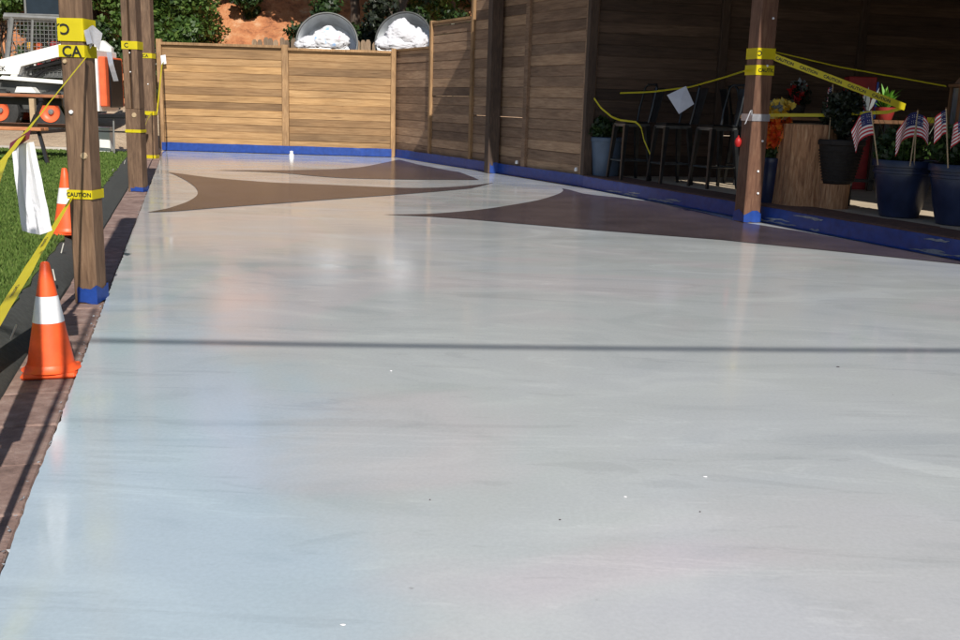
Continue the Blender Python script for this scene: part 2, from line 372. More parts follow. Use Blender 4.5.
# patio slab with a ragged coated edge on the left
slab = bpy.data.objects.new('patio_slab', None)
mb = MB(); Lp = []
y = -4.0
while y < 20.5:
    fine = 1 if y > 1.5 else .2
    Lp.append((ex(y) + fine*(.008*noise.noise(Vector((y*1.7, 0, 0))) + .005*noise.noise(Vector((y*17, 4, 0)))+.006*noise.noise(Vector((y*40, 9, 0)))), y)); y += .03 if 1.5 < y < 9 else .08
fo = FN*.02; ko = KN*.02
Rp = [(ex(20.5), 20.52), tuple((FA+fo)[:2]), tuple((FB+fo)[:2]), (KE.x, KE.y)]
poly = Lp + Rp + [(8.2, -4.0)]
bm = bmesh.new(); vs = [bm.verts.new((x, y, 0)) for x, y in poly]; es = [bm.edges.new((vs[i], vs[(i+1) % len(vs)])) for i in range(len(vs))]
bmesh.ops.triangle_fill(bm, edges=es, use_beauty=True, use_dissolve=False)
bmesh.ops.recalc_face_normals(bm, faces=bm.faces)
r_ = bmesh.ops.extrude_face_region(bm, geom=list(bm.faces))
for g in r_['geom']:
    if isinstance(g, bmesh.types.BMVert): g.co.z = -.05
bmesh.ops.recalc_face_normals(bm, faces=bm.faces)
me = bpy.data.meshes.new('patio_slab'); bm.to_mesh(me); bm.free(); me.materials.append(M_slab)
bpy.data.objects.remove(slab); slab = tag(link('patio_slab', me), kind='structure')

def sheet(name, pix, z, M, parent, px=True):
    pts = [G(x, y) for x, y in pix] if px else [Vector((x, y, 0)) for x, y in pix]
    out = []                                          # smooth closed outline
    n = len(pts)
    for i in range(n):
        a, b = pts[i], pts[(i+1) % n]
        out.append((a.x, a.y, z))
    bm = bmesh.new(); vs = [bm.verts.new(p) for p in out]
    es = [bm.edges.new((vs[i], vs[(i+1) % n])) for i in range(n)]
    bmesh.ops.triangle_fill(bm, edges=es, use_beauty=True, use_dissolve=False)
    for f_ in bm.faces:
        f_.normal_update()
        if f_.normal.z < 0: f_.normal_flip()
    me = bpy.data.meshes.new(name); bm.to_mesh(me); bm.free(); me.materials.append(M)
    return link(name, me, parent)
def smooth_pts(p, k=4):
    out = []
    for i in range(len(p)-1):
        p0, p1, p2, p3 = (Vector(p[max(i-1, 0)]), Vector(p[i]), Vector(p[i+1]), Vector(p[min(i+2, len(p)-1)]))
        for j in range(k):
            t = j/k
            q = .5*((2*p1)+(p2-p0)*t+(2*p0-5*p1+4*p2-p3)*t*t+(3*p1-p0-3*p2+p3)*t**3); out.append((q.x, q.y))
    out.append(tuple(p[-1])); return out
shA = smooth_pts([(213,170.4),(247,170.2),(288,170.2),(331,169.4),(362,167),(383,163),(399,159.6)]) + [(417,164.4),(446,170),(460,172.4),(473,177.2)] + smooth_pts([(479,180),(425,179.8),(387,179.3),(342,178),(303,175),(276,172.6),(245,171.2)])
shB = smooth_pts([(168,172.3),(182,174),(213,178),(247,180.8),(276,182.8),(330,185),(392,187.6),(430,188),(467,186),(494,182.8)]) + smooth_pts([(471,188.6),(433,192),(392,195.2),(342,198.7),(300,201.9),(263,204.6),(213,208.3),(172,211.6),(147,212.6)]) + smooth_pts([(167.5,208.8),(186,202.5),(195.5,197),(197.7,192.5),(194.6,186.9),(186,180.6),(176,175.4)])
shC = smooth_pts([(383,214.8),(425,214.2),(458,212),(485,209.2),(509,205.6),(537,200.6),(556,195),(562,192),(563.2,190),(562,188.4)]) + [(570,190),(582,193.5),(596,195.5),(616,197.4),(652,202),(704,212.5),(735,221.5),(800,231.5),(900,249.5),(960,261)] + [(1004,268.6)] + [(960,264.4),(840,252),(720,240),(595,230.4),(470,219.6),(430,216.7)]
for sp in (shA, shB, shC): sheet('painted_shape', sp, .004, M_brown, slab)
# paver strip, fabric edging, turf
strip = empty('paver_strip', (0, 0, 0)); strip['kind'] = 'structure'
ed = Vector((-.295, 1, 0)).normalized(); en = Vector((-ed.y, ed.x, 0))        # points left of the slab
ang = math.atan2(ed.y, ed.x)
pm = MB(); pm.box((0, 0, -.09), (.392, .235, 0), bev=.006); pme = pm.mesh('paver', M_paver)
s = -2.0; k = 0; random.seed(5)
while s < 18.6:
    p = Vector((ex(2.15), 2.15, 0)) + ed*s
    o = link('paver', pme, strip, (*(p+en*.012)[:2], -.022+random.uniform(-.003, .003)), (random.uniform(-.006, .006), random.uniform(-.004, .004), ang+random.uniform(-.006, .006)))
    s += .40
ln = MB(); ln.v = []; k = 0
for i in range(220):
    s = -2+i*.094; p = Vector((ex(2.15), 2.15, 0)) + ed*s
    w = .36 + .012*min(max(s, 0), 14)*.8 + .012*noise.noise(Vector((s*2, 1, 0)))
    for (t, z) in ((.248, -.055), (.256, -.02), (.30+(w-.36)*.5, .03+.012*noise.noise(Vector((s*1.5, 7, 0)))), (w, .082+.006*noise.noise(Vector((s*5, 3, 0)))), (w+.16, .070)):
        ln.v.append(tuple(p+en*t+Vector((0, 0, z))))
for i in range(219):
    for j in range(4): a = i*5+j; ln.f.append((a, a+1, a+6, a+5)); ln.mi.append(0)
tag(ln.build('edging_fabric', M_liner, smooth=True), 'charcoal fabric edging strip sloping between brown pavers and green turf', 'edging')
mb = MB(); tl = []
for i in range(200):
    s = -2+i*.0975; p = Vector((ex(2.15), 2.15, 0)) + ed*s
    w = .36+.012*min(max(s, 0), 14)*.8 + .02*noise.noise(Vector((s*4, 2, 0))) + .01*noise.noise(Vector((s*15, 2, 0)))
    tl.append(p+en*w)
yb = 17.9
tl = [q for q in tl if q.y < yb]
mb.v = [(q.x, q.y, .088) for q in tl] + [(q.x, q.y, .03) for q in tl] + [(-14, q.y, .088) for q in tl]
n = len(tl)
for i in range(n-1):
    mb.f += [(i, i+1, 2*n+i+1, 2*n+i), (i, n+i, n+i+1, i+1)]; mb.mi += [0, 0]
tag(mb.build('turf', M_turf), kind='structure')
# turf blades (uncountable)
rng = np.random.default_rng(3); n = 60000
yy = 2.6 + (rng.random(n)**1.7)*15.2; tt = rng.random(n)
e0 = -1.10-.295*(yy-2.15) - .36*1.04 - .0096*np.clip(yy-2, 0, 14)*1.04-.01
far = np.maximum(-.54*yy-.4, -13.5); xx = e0 + (far-e0)*tt
h = .018+.014*rng.random(n); w = (.0035+.0022*yy*.35)*(.6+.8*rng.random(n)); a = rng.random(n)*6.28; lx = (rng.random(n)-.5)*.03; ly = (rng.random(n)-.5)*.03
V = np.empty((n, 3, 3)); V[:, 0] = np.stack([xx-np.cos(a)*w, yy-np.sin(a)*w, np.full(n, .086)], 1); V[:, 1] = np.stack([xx+np.cos(a)*w, yy+np.sin(a)*w, np.full(n, .086)], 1)
V[:, 2] = np.stack([xx+lx, yy+ly, .088+h], 1)
def tri_mesh(name, V, M, k):
    me = bpy.data.meshes.new(name); n = len(V); me.vertices.add(n*k); me.vertices.foreach_set('co', V.reshape(-1))
    me.loops.add(n*k); me.loops.foreach_set('vertex_index', np.arange(n*k, dtype=np.int32)); me.polygons.add(n)
    me.polygons.foreach_set('loop_start', np.arange(0, n*k, k, dtype=np.int32)); me.polygons.foreach_set('loop_total', np.full(n, k, dtype=np.int32))
    me.materials.append(M); me.update(calc_edges=True); return me
tag(link('turf_blades', tri_mesh('turf_blades', V, M_blade, 3)), 'short green synthetic grass blades beside the patio', 'grass', kind='stuff')
# low pale kerb at the far end of the turf
mb = MB(); mb.box((-14, 17.9, -.1), (ex(17.9)-.3, 18.05, .13), bev=.02)
tag(mb.build('stone_border', plain('pale_stone_border', (.42, .38, .33), .9, 0, .2, 6, .4)), 'low pale stone border along the far end of the turf', 'border')

# ------------------------------------------------------------------ covered side: kerb, deck floor, walls, roof
KZ = .16
kerb = empty('kerb', (0, 0, 0)); kerb['kind'] = 'structure'
KL = (KE-FB).length; kang = math.atan2(KD.y, KD.x)
def kp(s, t, z=0): return FB + KD*s + KN*t + Vector((0, 0, z))     # s along kerb, t inward
k = 0; s = -.16
km = MB(); km.box((0, 0, -.05), (.594, .46, KZ+.012), bev=.006); kme = km.mesh('kerb_block', M_kerb)
while s < KL-.6:
    p = kp(s, .006)
    o = link('kerb_block', kme, kerb, (p.x, p.y, random.uniform(-.003, .003)), (0, 0, kang)); s += .60
def ribbon_wall(name, a, b, z0, z1, off, M, parent, amp=.008, seed=0, lip=.05, nrm=None, top=.0):
    """strip of masking tape pressed on an upright face with a wavy lip lying on the floor"""
    L = (b-a).length; n = max(4, int(L/.06)); d = (b-a)/L; mb = MB(); m = 4
    for i in range(n+1):
        s = L*i/n; p = a+d*s
        w1 = amp*noise.noise(Vector((s*2.2, seed, 0)))+amp*.5*noise.noise(Vector((s*9, seed, 2)))
        w2 = noise.noise(Vector((s*3.1, seed+5, 0)))
        lp = lip*(.45+.6*w2) + .008
        for (t, z) in ((off+top, z1+w1), (off+.004*noise.noise(Vector((s*6, seed, 8))), z1+w1-.004), (off+.003+.004*noise.noise(Vector((s*5, seed, 4))), (z0+z1)/2), (off+.006, z0+.012), (off+.012+lp, z0+.005)):
            q = p - nrm*t; mb.v.append((q.x, q.y, z))
    for i in range(n):
        for j in range(4): q = i*5+j; mb.f.append((q, q+1, q+6, q+5)); mb.mi.append(0)
    return mb.build(name, M, parent, smooth=True)
ribbon_wall('masking_tape', FB-KD*.16, KE, 0, KZ-.004, .004, M_tape, kerb, .006, 3, .045, KN)
# smears of coating on the tape
random.seed(11)
for i in range(26):
    s = random.uniform(.3, 8.0); L_ = random.uniform(.1, .5); mb = MB(); z = random.choice([.02, .03, .05, .09, .12]) if i > 9 else .016
    pts = []
    for j in range(7):
        u = j/6; pts.append((s+L_*u, z+random.uniform(-.006, .006)+.01*u, .002+.026*math.sin(u*3.1)*random.uniform(.3, 1)))
    vs = []
    for (a_, zz, w_) in pts:
        q = kp(a_, -.0135 if zz > .014 else -.02); vs += [(q.x, q.y, zz-w_*.5), (q.x-KN.x*.001, q.y-KN.y*.001, zz+w_*.5)]
    mb.add(vs, [(2*j, 2*j+1, 2*j+3, 2*j+2) for j in range(6)]); mb.build('coating_smear', M_smear, kerb)
# deck floor
mb = MB(); a = kp(-.25, .02); b = kp(KL, .02)
mb.add([(a.x, a.y, KZ), (b.x, b.y, KZ), (13, b.y, KZ), (13, 19, KZ), (a.x+1.8, 19, KZ)], [(0, 1, 2, 3, 4)])
tag(mb.build('deck_floor', M_deck), kind='structure')

def board_wall(root, x0, x1, z0, z1, bh, M, y0, th=.022, gap=.10, wob=.004, seed=1):
    """boards along local x between x0 and x1; each one an object"""
    random.seed(seed); mb = MB(); mb.box((-.5, -th/2, .0), (.5, th/2, bh-.011), bev=.003); mb.box((-.5, -th*.05, bh-.015), (.5, th*.4, bh+.004)); me = mb.mesh('board', M)
    z = z0; k = 0
    while z < z1-.03:
        hh = min(bh, z1-z)
        o = link('board', me, root, ((x0+x1)/2, y0+random.uniform(-wob, wob), z), (random.uniform(-.012, .012), random.uniform(-1, 1)*.0004, 0))
        g = random.random(); o.scale = (x1-x0, 1, hh/bh*(1.004 if g > gap else .925)); z += bh; k += 1
# back fence: two framed panels of honey boards
bf = empty('board_fence', (-6.5, 20.42, 0), 0, 'sunlit honey coloured board fence with two framed panels closing the patio end', 'fence')
def bpost(root, x, w, z1, M, y0=-.05, y1=.06, name='post', z0=0):
    mb = MB(); mb.box((-w/2, y0, z0), (w/2, y1, z1), bev=.004); return mb.build(name, M, root, (x, 0, 0))
BW = 4.64
bpost(bf, .0, .10, 2.17, M_trim); bpost(bf, 2.49, .13, 2.13, M_trim); bpost(bf, BW, .09, 2.12, M_trim)
for (a, b, za, zb, sd_) in ((.053, 2.422, 2.12, 2.09, 21), (2.558, BW-.048, 2.08, 2.08, 22)):
    board_wall(bf, a, b, .13, za-.062, .142, M_pine, 0, seed=sd_, gap=0)
    mb = MB(); mb.box((a, -.07, za-.06), (b, .07, za-.008), bev=.004); mb.build('top_rail', M_trim, bf)
    mb = MB(); mb.box((a, -.02, .0), (b, .02, .128), bev=.003); mb.build('base_board', M_trim, bf)
ribbon_wall('masking_tape', Vector((0, -.066, 0)), Vector((BW-.02, -.066, 0)), .004, .165, 0, M_tape, bf, .007, 13, .035, Vector((0, 1, 0)))
# right fence, stepped: honey/grey boards grazing light
rfl = 7.30; fang = math.atan2(FD.y, FD.x)
rf = empty('stepped_fence', (*(FA+FN*.10)[:2], 0), fang, 'tall weathered brown board fence stepping up along the right side, half in shade', 'fence')
fs = -1 if (Matrix.Rotation(fang, 3, 'Z') @ Vector((0, 1, 0))).dot(FN) > 0 else 1    # local y sign facing the slab
steps = [(-0.12, 1.62, 2.10), (1.70, 3.34, 2.53), (3.42, 5.22, 3.0), (5.34, 6.93, 3.0)]
for i, (a, b, zt) in enumerate(steps):
    board_wall(rf, a, b, .14, zt-.03, .155, M_grey, 0, seed=31+i, gap=.06)
    mb = MB(); mb.box((a, -.02, 0), (b, .02, .138), bev=.003); mb.build('base_board', M_grey, rf)
    if i < 2: mb = MB(); mb.box((a, -.045, zt-.028), (b, .045, zt+.012), bev=.004); mb.build('top_rail', M_trim, rf)
for x, w, z in ((1.66, .078, 2.56), (3.38, .078, 3.0), (5.28, .11, 3.0), (7.00, .14, 3.0)):
    bpost(rf, x, w, z, M_trim if x < 3.5 else M_grey, -.06, .06)
a_ = Vector((.02, fs*.064, 0)); b_ = Vector((7.09, fs*.064, 0))
ribbon_wall('masking_tape', a_, b_, .004, .165, 0, M_tape, rf, .006, 17, .05, Vector((0, -fs, 0)))
for x, z in ((5.16, .20), (6.90, .21)):
    mb = MB(); mb.lathe([(0, 0), (.022, 0), (.026, .02), (.02, .05), (0, .055)], 10); mb.build('white_knob', M_refl, rf, (x, fs*.09, z))

# dark board wall at the back of the covered side
wang = math.atan2(.24, .97)
dw = empty('dark_board_wall', (1.42, 14.22, KZ), wang, 'dark stained board wall behind the bar stools under the roof', 'wall')
px_ = [0.0, 1.95, 4.15, 6.5, 9.2]
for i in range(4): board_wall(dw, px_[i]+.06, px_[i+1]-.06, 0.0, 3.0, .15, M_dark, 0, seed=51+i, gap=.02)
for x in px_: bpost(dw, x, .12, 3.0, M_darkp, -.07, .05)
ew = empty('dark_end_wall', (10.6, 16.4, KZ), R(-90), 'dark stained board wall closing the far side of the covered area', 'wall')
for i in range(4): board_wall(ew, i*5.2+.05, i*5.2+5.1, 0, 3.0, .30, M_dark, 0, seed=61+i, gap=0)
# roof in two slopes with a slot between them
ZR = 3.2; sh = -LD*(ZR/math.tan(EL))
def RP(p, z=ZR): return Vector((p.x+sh.x, p.y+sh.y, z))
fo_ = FA + FD*.79
def edge_k(s, t): return kp(s, t)
front = [RP(fo_ + FN*.03), RP(FB + FN*.03 - KN*.10), RP(kp(KL+3, -.14)), RP(kp(KL+3, 1.02)), RP(kp(.3, 1.02)), RP(kp(-1.2, 1.02)), RP(fo_+FN*2.2)]
rear = [RP(kp(-4.0, .9), 3.33), RP(kp(.55, .9), 3.33), RP(kp(.55, 1.6), 3.33), RP(kp(KL+3, 1.6), 3.33), Vector((16, -9, 3.33)), Vector((16, 18, 3.33)), Vector((4, 18, 3.33))]
def slab_poly(name, pts, th, M, label, cat):
    n = len(pts); mb = MB()
    mb.add([tuple(p) for p in pts]+[(p.x, p.y, p.z+th) for p in pts], [tuple(range(n))[::-1], tuple(range(n, 2*n))]+[(i, (i+1) % n, (i+1) % n+n, i+n) for i in range(n)])
    return tag(mb.build(name, M), label, cat)
slab_poly('patio_roof', front, .12, M_roof, 'dark plank roof strip over the posts along the kerb', 'roof')
slab_poly('patio_roof', rear, .12, M_roof, 'dark plank roof over the back of the covered seating area', 'roof')

# ------------------------------------------------------------------ lettering helper
def text_mesh(txt, size):
    cu = bpy.data.curves.new('lettering', 'FONT'); cu.body = txt; cu.size = size; cu.align_x = 'LEFT'; cu.offset = size*.022; cu.resolution_u = 3
    ob = bpy.data.objects.new('lettering', cu); col.objects.link(ob); dg = bpy.context.evaluated_depsgraph_get()
    me = bpy.data.meshes.new_from_object(ob.evaluated_get(dg)); bpy.data.objects.remove(ob)
    return me
_T = {}
def letters(txt, size):
    if (txt, size) not in _T:
        me = text_mesh(txt, size); _T[(txt, size)] = ([tuple(v.co) for v in me.vertices], [tuple(p.vertices) for p in me.polygons]); bpy.data.meshes.remove(me)
    return _T[(txt, size)]
def film(name, pts, wvec, width, parent=None, label=None, text=None, tw=.95, flip=False, sag=0.0, M=None, tsize=None, cat='tape', group=None, segs=28, taper=None):
    """barrier film through pts; wvec(s)-> unit vector across the film; printed letters follow the film"""
    P = [Vector(p) for p in pts]; D = [0]
    for i in range(len(P)-1): D.append(D[-1]+(P[i+1]-P[i]).length)
    L = D[-1]
    def at(s):
        s = max(0, min(L, s))
        for i in range(len(P)-1):
            if s <= D[i+1] or i == len(P)-2:
                t = (s-D[i])/(D[i+1]-D[i]); p = P[i].lerp(P[i+1], t); break
        return p - Vector((0, 0, sag*4*(s/L)*(1-s/L)))
    mb = MB()
    for i in range(segs+1):
        s = L*i/segs; w = wvec(s/L).normalized()*width/2*(taper(s/L) if taper else 1); t = (at(s+.01)-at(s-.01)).normalized(); nn = t.cross(w).normalized()*.0004
        c = at(s)+nn*6*noise.noise(Vector((s*6, width, 1)))
        mb.v += [tuple(c-w), tuple(c+w)]
    for i in range(segs): mb.f.append((2*i, 2*i+1, 2*i+3, 2*i+2)); mb.mi.append(0)
    o = mb.build(name, M or M_caution, parent, smooth=True)
    if label: tag(o, label, cat, group)
    if text:
        vs, fs_ = letters(text, tsize or width*.62); xm = max(v[0] for v in vs); ym = max(v[1] for v in vs)
        for side in (1, -1):
            s = .04
            while s+xm < L-.02:
                out = []; lb = MB()
                for v in vs:
                    u = s+(v[0] if side*(-1 if flip else 1) > 0 else xm-v[0]); q = (v[1]-ym/2)
                    w = wvec(u/L).normalized(); t = (at(u+.01)-at(u-.01)).normalized(); nn = t.cross(w).normalized()
                    out.append(tuple(at(u)+w*q+nn*.0035*side))
                lb.add(out, fs_); s += xm+width*tw; lb.build('lettering', M_ink, o)
    return o
UPV = Vector((0, 0, 1))

# ------------------------------------------------------------------ posts
def wrap(parent, hw, z, h, M=None, tilt=0.0, name='barrier_tape', grow=.006):
    mb = MB(); c = [(-1, -1), (1, -1), (1, 1), (-1, 1)]; r = hw+grow
    vs = []
    for (a, b) in c:
        dz = tilt*a
        vs += [(a*r, b*r, z+dz-h/2), (a*r, b*r, z+dz+h/2)]
    mb.add(vs, [(2*i, 2*((i+1) % 4), 2*((i+1) % 4)+1, 2*i+1) for i in range(4)])
    return mb.build(name, M or M_caution, parent)
def wrap_text(parent, hw, z, txt, size, rot180=False, x0=-.06, grow=.009, face=-1):
    vs, fs_ = letters(txt, size); mb = MB(); ym = max(v[1] for v in vs); xm = max(v[0] for v in vs)
    out = []
    for v in vs:
        x, q = v[0], v[1]-ym/2
        if rot180: x, q = xm-x, -q
        out.append((x0+x, -(hw+grow), z+q))
    keep = [f for f in fs_ if all(abs(out[i][0]) < hw+grow for i in f)]
    if not keep: return
    used = sorted({i for f in keep for i in f}); mp_ = {u: i for i, u in enumerate(used)}
    mb.add([out[u] for u in used], [tuple(mp_[i] for i in f) for f in keep]); return mb.build('lettering', M_ink, parent)
def timber(name, loc, hw, H, rz, M, label, cat='post', group=None, split=False):
    o = empty(name, loc, rz, label, cat, group)
    mb = MB()
    if split:
        mb.box((-hw, -hw, 0), (hw, hw, .95), bev=.006); mb.build('shaft', M, o)
        for s_ in (-1, 1):
            mb = MB(); mb.box((s_*hw if s_ < 0 else .014, -hw, .951), (-.014 if s_ < 0 else hw, hw, H), bev=.005); mb.build('plank', M, o)
        mb = MB(); mb.box((-.0135, -hw*.3, .951), (.0135, hw*.9, H-.03)); mb.build('core', M_darkp, o)
    else:
        mb = MB()
        for i in range(9):
            z = H*i/8
        mb.box((-hw, -hw, 0), (hw, hw, H), bev=.008); mb.build('shaft', M, o)
    return o
def knot(parent, p, r=.014):
    mb = MB(); mb.lathe([(0, -.004), (r, -.003), (r*.8, .006), (0, .007)], 8); return mb.build('knot', M_dowel, parent, p, (R(90), 0, 0))
def bolt(parent, p, r=.008):
    mb = MB(); mb.lathe([(0, 0), (r, 0), (r*.9, .008), (0, .010)], 8); return mb.build('bolt_head', M_refl, parent, p, (R(90), 0, 0))
def post_tape(parent, hw, h, full=False):
    mb = MB(); r = hw+.005; random.seed(int(h*1000)); top = []
    per = [(-r*.62, -r), (-r*.5, -r), (-r*.1, -r), (-r*.06, -r), (r*.5, -r), (r, -r), (r, 0), (r, r), (0, r)]
    if full: per = [(-r, r), (-r, 0), (-r, -r)] + per[1:]
    vs = []
    for (a, b) in per: vs += [(a, b, .002+.012*random.random()), (a, b, h*random.uniform(.6, 1.12))]
    mb.add(vs, [(2*i, 2*i+2, 2*i+3, 2*i+1) for i in range(len(per)-1)]); return mb.build('masking_tape', M_tape, parent)
PL = [Vector((-2.13, 5.36, -.022)), Vector((-4.05, 11.76, -.022)), Vector((-5.97, 18.1, -.022))]
p1 = timber('timber_post', PL[0], .063, 3.2, R(-5), M_post, 'brown timber post with broad upside down caution tape bands and blue tape at its foot')
p2 = timber('timber_post', PL[1], .085, 3.2, R(-2), M_post, 'split brown timber post with one narrow yellow band, between two plain posts', split=True)
p3 = timber('timber_post', PL[2], .10, 3.2, R(0), M_post, 'brown timber post beside the left end of the honey board fence')
def zat(p, y): # height on the vertical line through p seen at pixel row y
    lo, hi = -1, 4
    for _ in range(40):
        mid = (lo+hi)/2; v = Vector((p.x, p.y, mid))-CAM; yy_ = 320-F*v.dot(up)/v.dot(fw)
        if yy_ > y: lo = mid
        else: hi = mid
    return lo - p.z
def band(po, hw, p, y0, y1, txt=None, size=.06, rot=False, x0=-.06, M=None, tilt=0):
    q = p - Vector((0, hw, 0)); za, zb = zat(q, y0), zat(q, y1); w_ = wrap(po, hw, (za+zb)/2, za-zb, M, tilt)
    if txt: wrap_text(w_, hw, (za+zb)/2, txt, size, rot, x0)
    return w_
b1 = band(p1, .063, PL[0], 18, 41, 'CAU', .075, True, -.155)
b2 = band(p1, .063, PL[0], 45, 57, 'CA', .075, False, -.05)
b3 = band(p1, .063, PL[0], 190, 199, 'CAUTION', .030, False, -.07)
# silver ribbon tail tied at the right of the first post
film('ribbon_tail', [(.08, -.05, zat(PL[0], 40)), (.115, -.06, zat(PL[0], 34)), (.15, -.05, zat(PL[0], 42))], lambda t: Vector((-.25+.5*t, 0, 1)), .09, p1, M=M_silver, segs=8)
film('ribbon_tail', [(.08, -.06, zat(PL[0], 30)), (.10, -.07, zat(PL[0], 44))], lambda t: Vector((1, 0, .3)), .03, p1, M=M_silver, segs=8)
post_tape(p1, .063, .10); knot(p1, (.035, -.067, zat(PL[0], 155)), .02); bolt(p1, (-.02, -.066, zat(PL[0], 112)), .011); knot(p1, (-.04, -.067, zat(PL[0], 62)), .012)
for (y0, y1, t) in ((41, 49, 'C'), (129.5, 132.5, None)): band(p2, .085, PL[1], y0, y1, t, .07, False, -.06)
post_tape(p2, .085, .07); knot(p2, (.02, -.089, zat(PL[1], 115)), .03)
bolt(p2, (.0, -.088, zat(PL[1], 53))); bolt(p2, (.0, -.088, zat(PL[1], 72)))
for (y0, y1, t) in ((53, 58, 'CA'), (111, 115, None), (155, 158.5, None)): band(p3, .10, PL[2], y0, y1, t, .075, False, -.06)
bolt(p3, (.02, -.103, zat(PL[2], 84)), .012)
# covered side posts
PR1 = Vector((2.70, 10.25, 0)); PR2 = Vector((.11, 16.52, 0))
q1 = timber('cedar_post', PR1, .095, 3.2, R(18), M_cedar, 'reddish cedar post with two caution tape bands and a plastic ribbon beside the log stump')
q2 = timber('cedar_post', PR2, .095, 3.2, R(20), M_darkp, 'dark timber post standing against the stepped fence with bright blue tape at its foot')
for i, z in enumerate((.30, .52, .82, 1.55, 2.0)): bolt(q1, (.02 if i % 2 else .04, -.098, z), .012)
post_tape(q1, .095, .13, True); post_tape(q2, .095, .17)
band(q1, .095, PR1, 48, 59, 'C', .07, True, -.10); band(q1, .095, PR1, 65, 75, 'CAUTION', .05, False, -.08)
band(q1, .095, PR1, 114, 121, M=M_silver)
film('ribbon_tail', [(-.10, -.09, zat(PR1, 115)), (-.13, -.12, zat(PR1, 109)), (-.20, -.14, zat(PR1, 124))], lambda t: Vector((.8, 0, .5)), .02, q1, M=M_silver, segs=8)
mb = MB(); mb.lathe([(0, -.05), (.02, -.045), (.034, -.015), (.034, .015), (.02, .04), (.008, .05), (.008, .065), (0, .066)], 14)
tag(mb.build('red_bauble', M_pet_r, None, tuple(W(738, 142, 10.30)), smooth=True), 'small red bauble hanging at the side of the cedar post', 'ornament')

# ------------------------------------------------------------------ unseen cable and poles, plus a stake and rod added to cast thin shadows (behind and beside the camera)
tgt = Vector((-1.745, 3.83, 0)); HS = 5.2; off = LD*(HS/math.tan(EL)); st = G(-260, 332) - off
mb = MB(); mb.tube([(0, 0, -.1), (0, 0, HS)], .017, 10); tag(mb.build('steel_pole', M_galv, None, (st.x, st.y, 0)), 'thin tall galvanised pole holding up the overhead cable', 'pole')
STK = tgt - LD*1.50
mb = MB(); mb.tube([(0, 0, -.1), (0, 0, 1.85)], .0165, 8); tag(mb.build('shadow_stake', M_galv, None, (STK.x, STK.y, 0)), 'unseen steel stake added to cast the thin shadow up the cone, with the sloping caution tape tied to it', 'stake')
st2 = Vector((-1.51, 3.37, 0)) - LD*1.45
mb = MB(); mb.tube([(0, 0, -.1), (0, 0, 2.7)], .011, 8); tag(mb.build('shadow_rod', M_galv, None, (st2.x, st2.y, 0)), 'unseen slender steel rod added to cast a thin shadow along the paver strip', 'rod')
ca = G(-260, 332) - off; cb = G(1250, 350) - off
mb = MB(); pts = []
for i in range(25):
    t = i/24; p = ca.lerp(cb, t); pts.append((p.x, p.y, HS-.10*4*t*(1-t)))
mb.tube(pts, .022, 8); tag(mb.build('overhead_cable', M_black), 'thick black cable strung overhead across the patio', 'cable')
mb = MB(); mb.tube([(0, 0, 0), (0, 0, HS+.05)], .03, 10); tag(mb.build('steel_pole', M_galv, None, (cb.x, cb.y, 0)), 'thick galvanised pole holding the far end of the overhead cable', 'pole')

# ------------------------------------------------------------------ cones
def cone(loc, rz, label, s=1.0):
    o = empty('traffic_cone', loc, rz, label, 'cone', 'orange traffic cones along the paver strip')
    H = .475*s; prof = lambda z: .102*s*(1-z/H) + .017*s*(z/H)
    b = MB(); w = .108*s; b.box((-w, -w, 0), (w, w, .022*s), bev=.008); b.build('base', M_orange, o)
    def seg(z0, z1, M, name, g=0.0):
        mb = MB(); n = 6; mb.lathe([(prof(z0+(z1-z0)*i/n)+g, z0+(z1-z0)*i/n) for i in range(n+1)], 32); return mb.build(name, M, o, smooth=True)
    seg(.022*s, .225*s, M_orange, 'body'); seg(.225*s, .335*s, M_refl, 'reflective_collar', .0015); 
    mb = MB(); z0 = .335*s; mb.lathe([(prof(z0), z0), (prof(.4*s), .4*s), (prof(.47*s), .47*s), (.012*s, H), (.008*s, H-.01)], 32); mb.build('tip', M_orange, o, smooth=True)
    f_ = MB(); f_.lathe([(prof(.022*s)+.02*s, .0225*s), (prof(.03*s)+.006, .03*s), (prof(.05*s)+.0008, .05*s)], 32); f_.build('foot_flange', M_orange, o, smooth=True)
    return o
cone((-1.735, 3.92, -.02), R(16), 'orange cone with white collar on the brown pavers, thin shadow up its side', .96)
cone((*G(68, 234, .09)[:2], .09), R(30), 'orange cone with white collar on the turf behind the taped timber post')

# ------------------------------------------------------------------ barrier tape runs
def perp(v, tw): # film across vector, tw 0 = vertical
    return lambda t: Vector((0, 0, 1))*math.cos(tw) + v*math.sin(tw)
a0 = W(86, 57, 5.28); a1 = W(1, 163, 3.6); a2 = Vector((STK.x, STK.y, .56))
film('caution_tape', [a0, a0.lerp(a1, .35), a0.lerp(a1, .7), a1, a2], lambda t: Vector((.85, .1, .55)), .074, None, 'yellow caution tape sloping down from the taped post to the hung white paper', None, segs=40, taper=lambda t: .22+.95*min(1, max(0, (t-.35)/.4)))
c0 = W(72, 197, 5.30); c1 = W(0, 316, 3.9); c2 = c0+(c1-c0)*1.25
film('caution_tape', [c0, c1, c2], lambda t: Vector((.85, .1, .5)), .074, None, 'yellow caution tape running low across the turf towards the cone on pavers', 'CAUTION', tw=6.0, segs=30, taper=lambda t: .3+.8*min(1, t/.6), tsize=.026)
mb = MB(); mb.tube([(0, 0, -.12), (.01, 0, .12)], .008, 6); tag(mb.build('steel_peg', M_galv, None, (c2.x, c2.y, .06)), 'short steel peg in the turf holding the end of the low tape', 'peg')
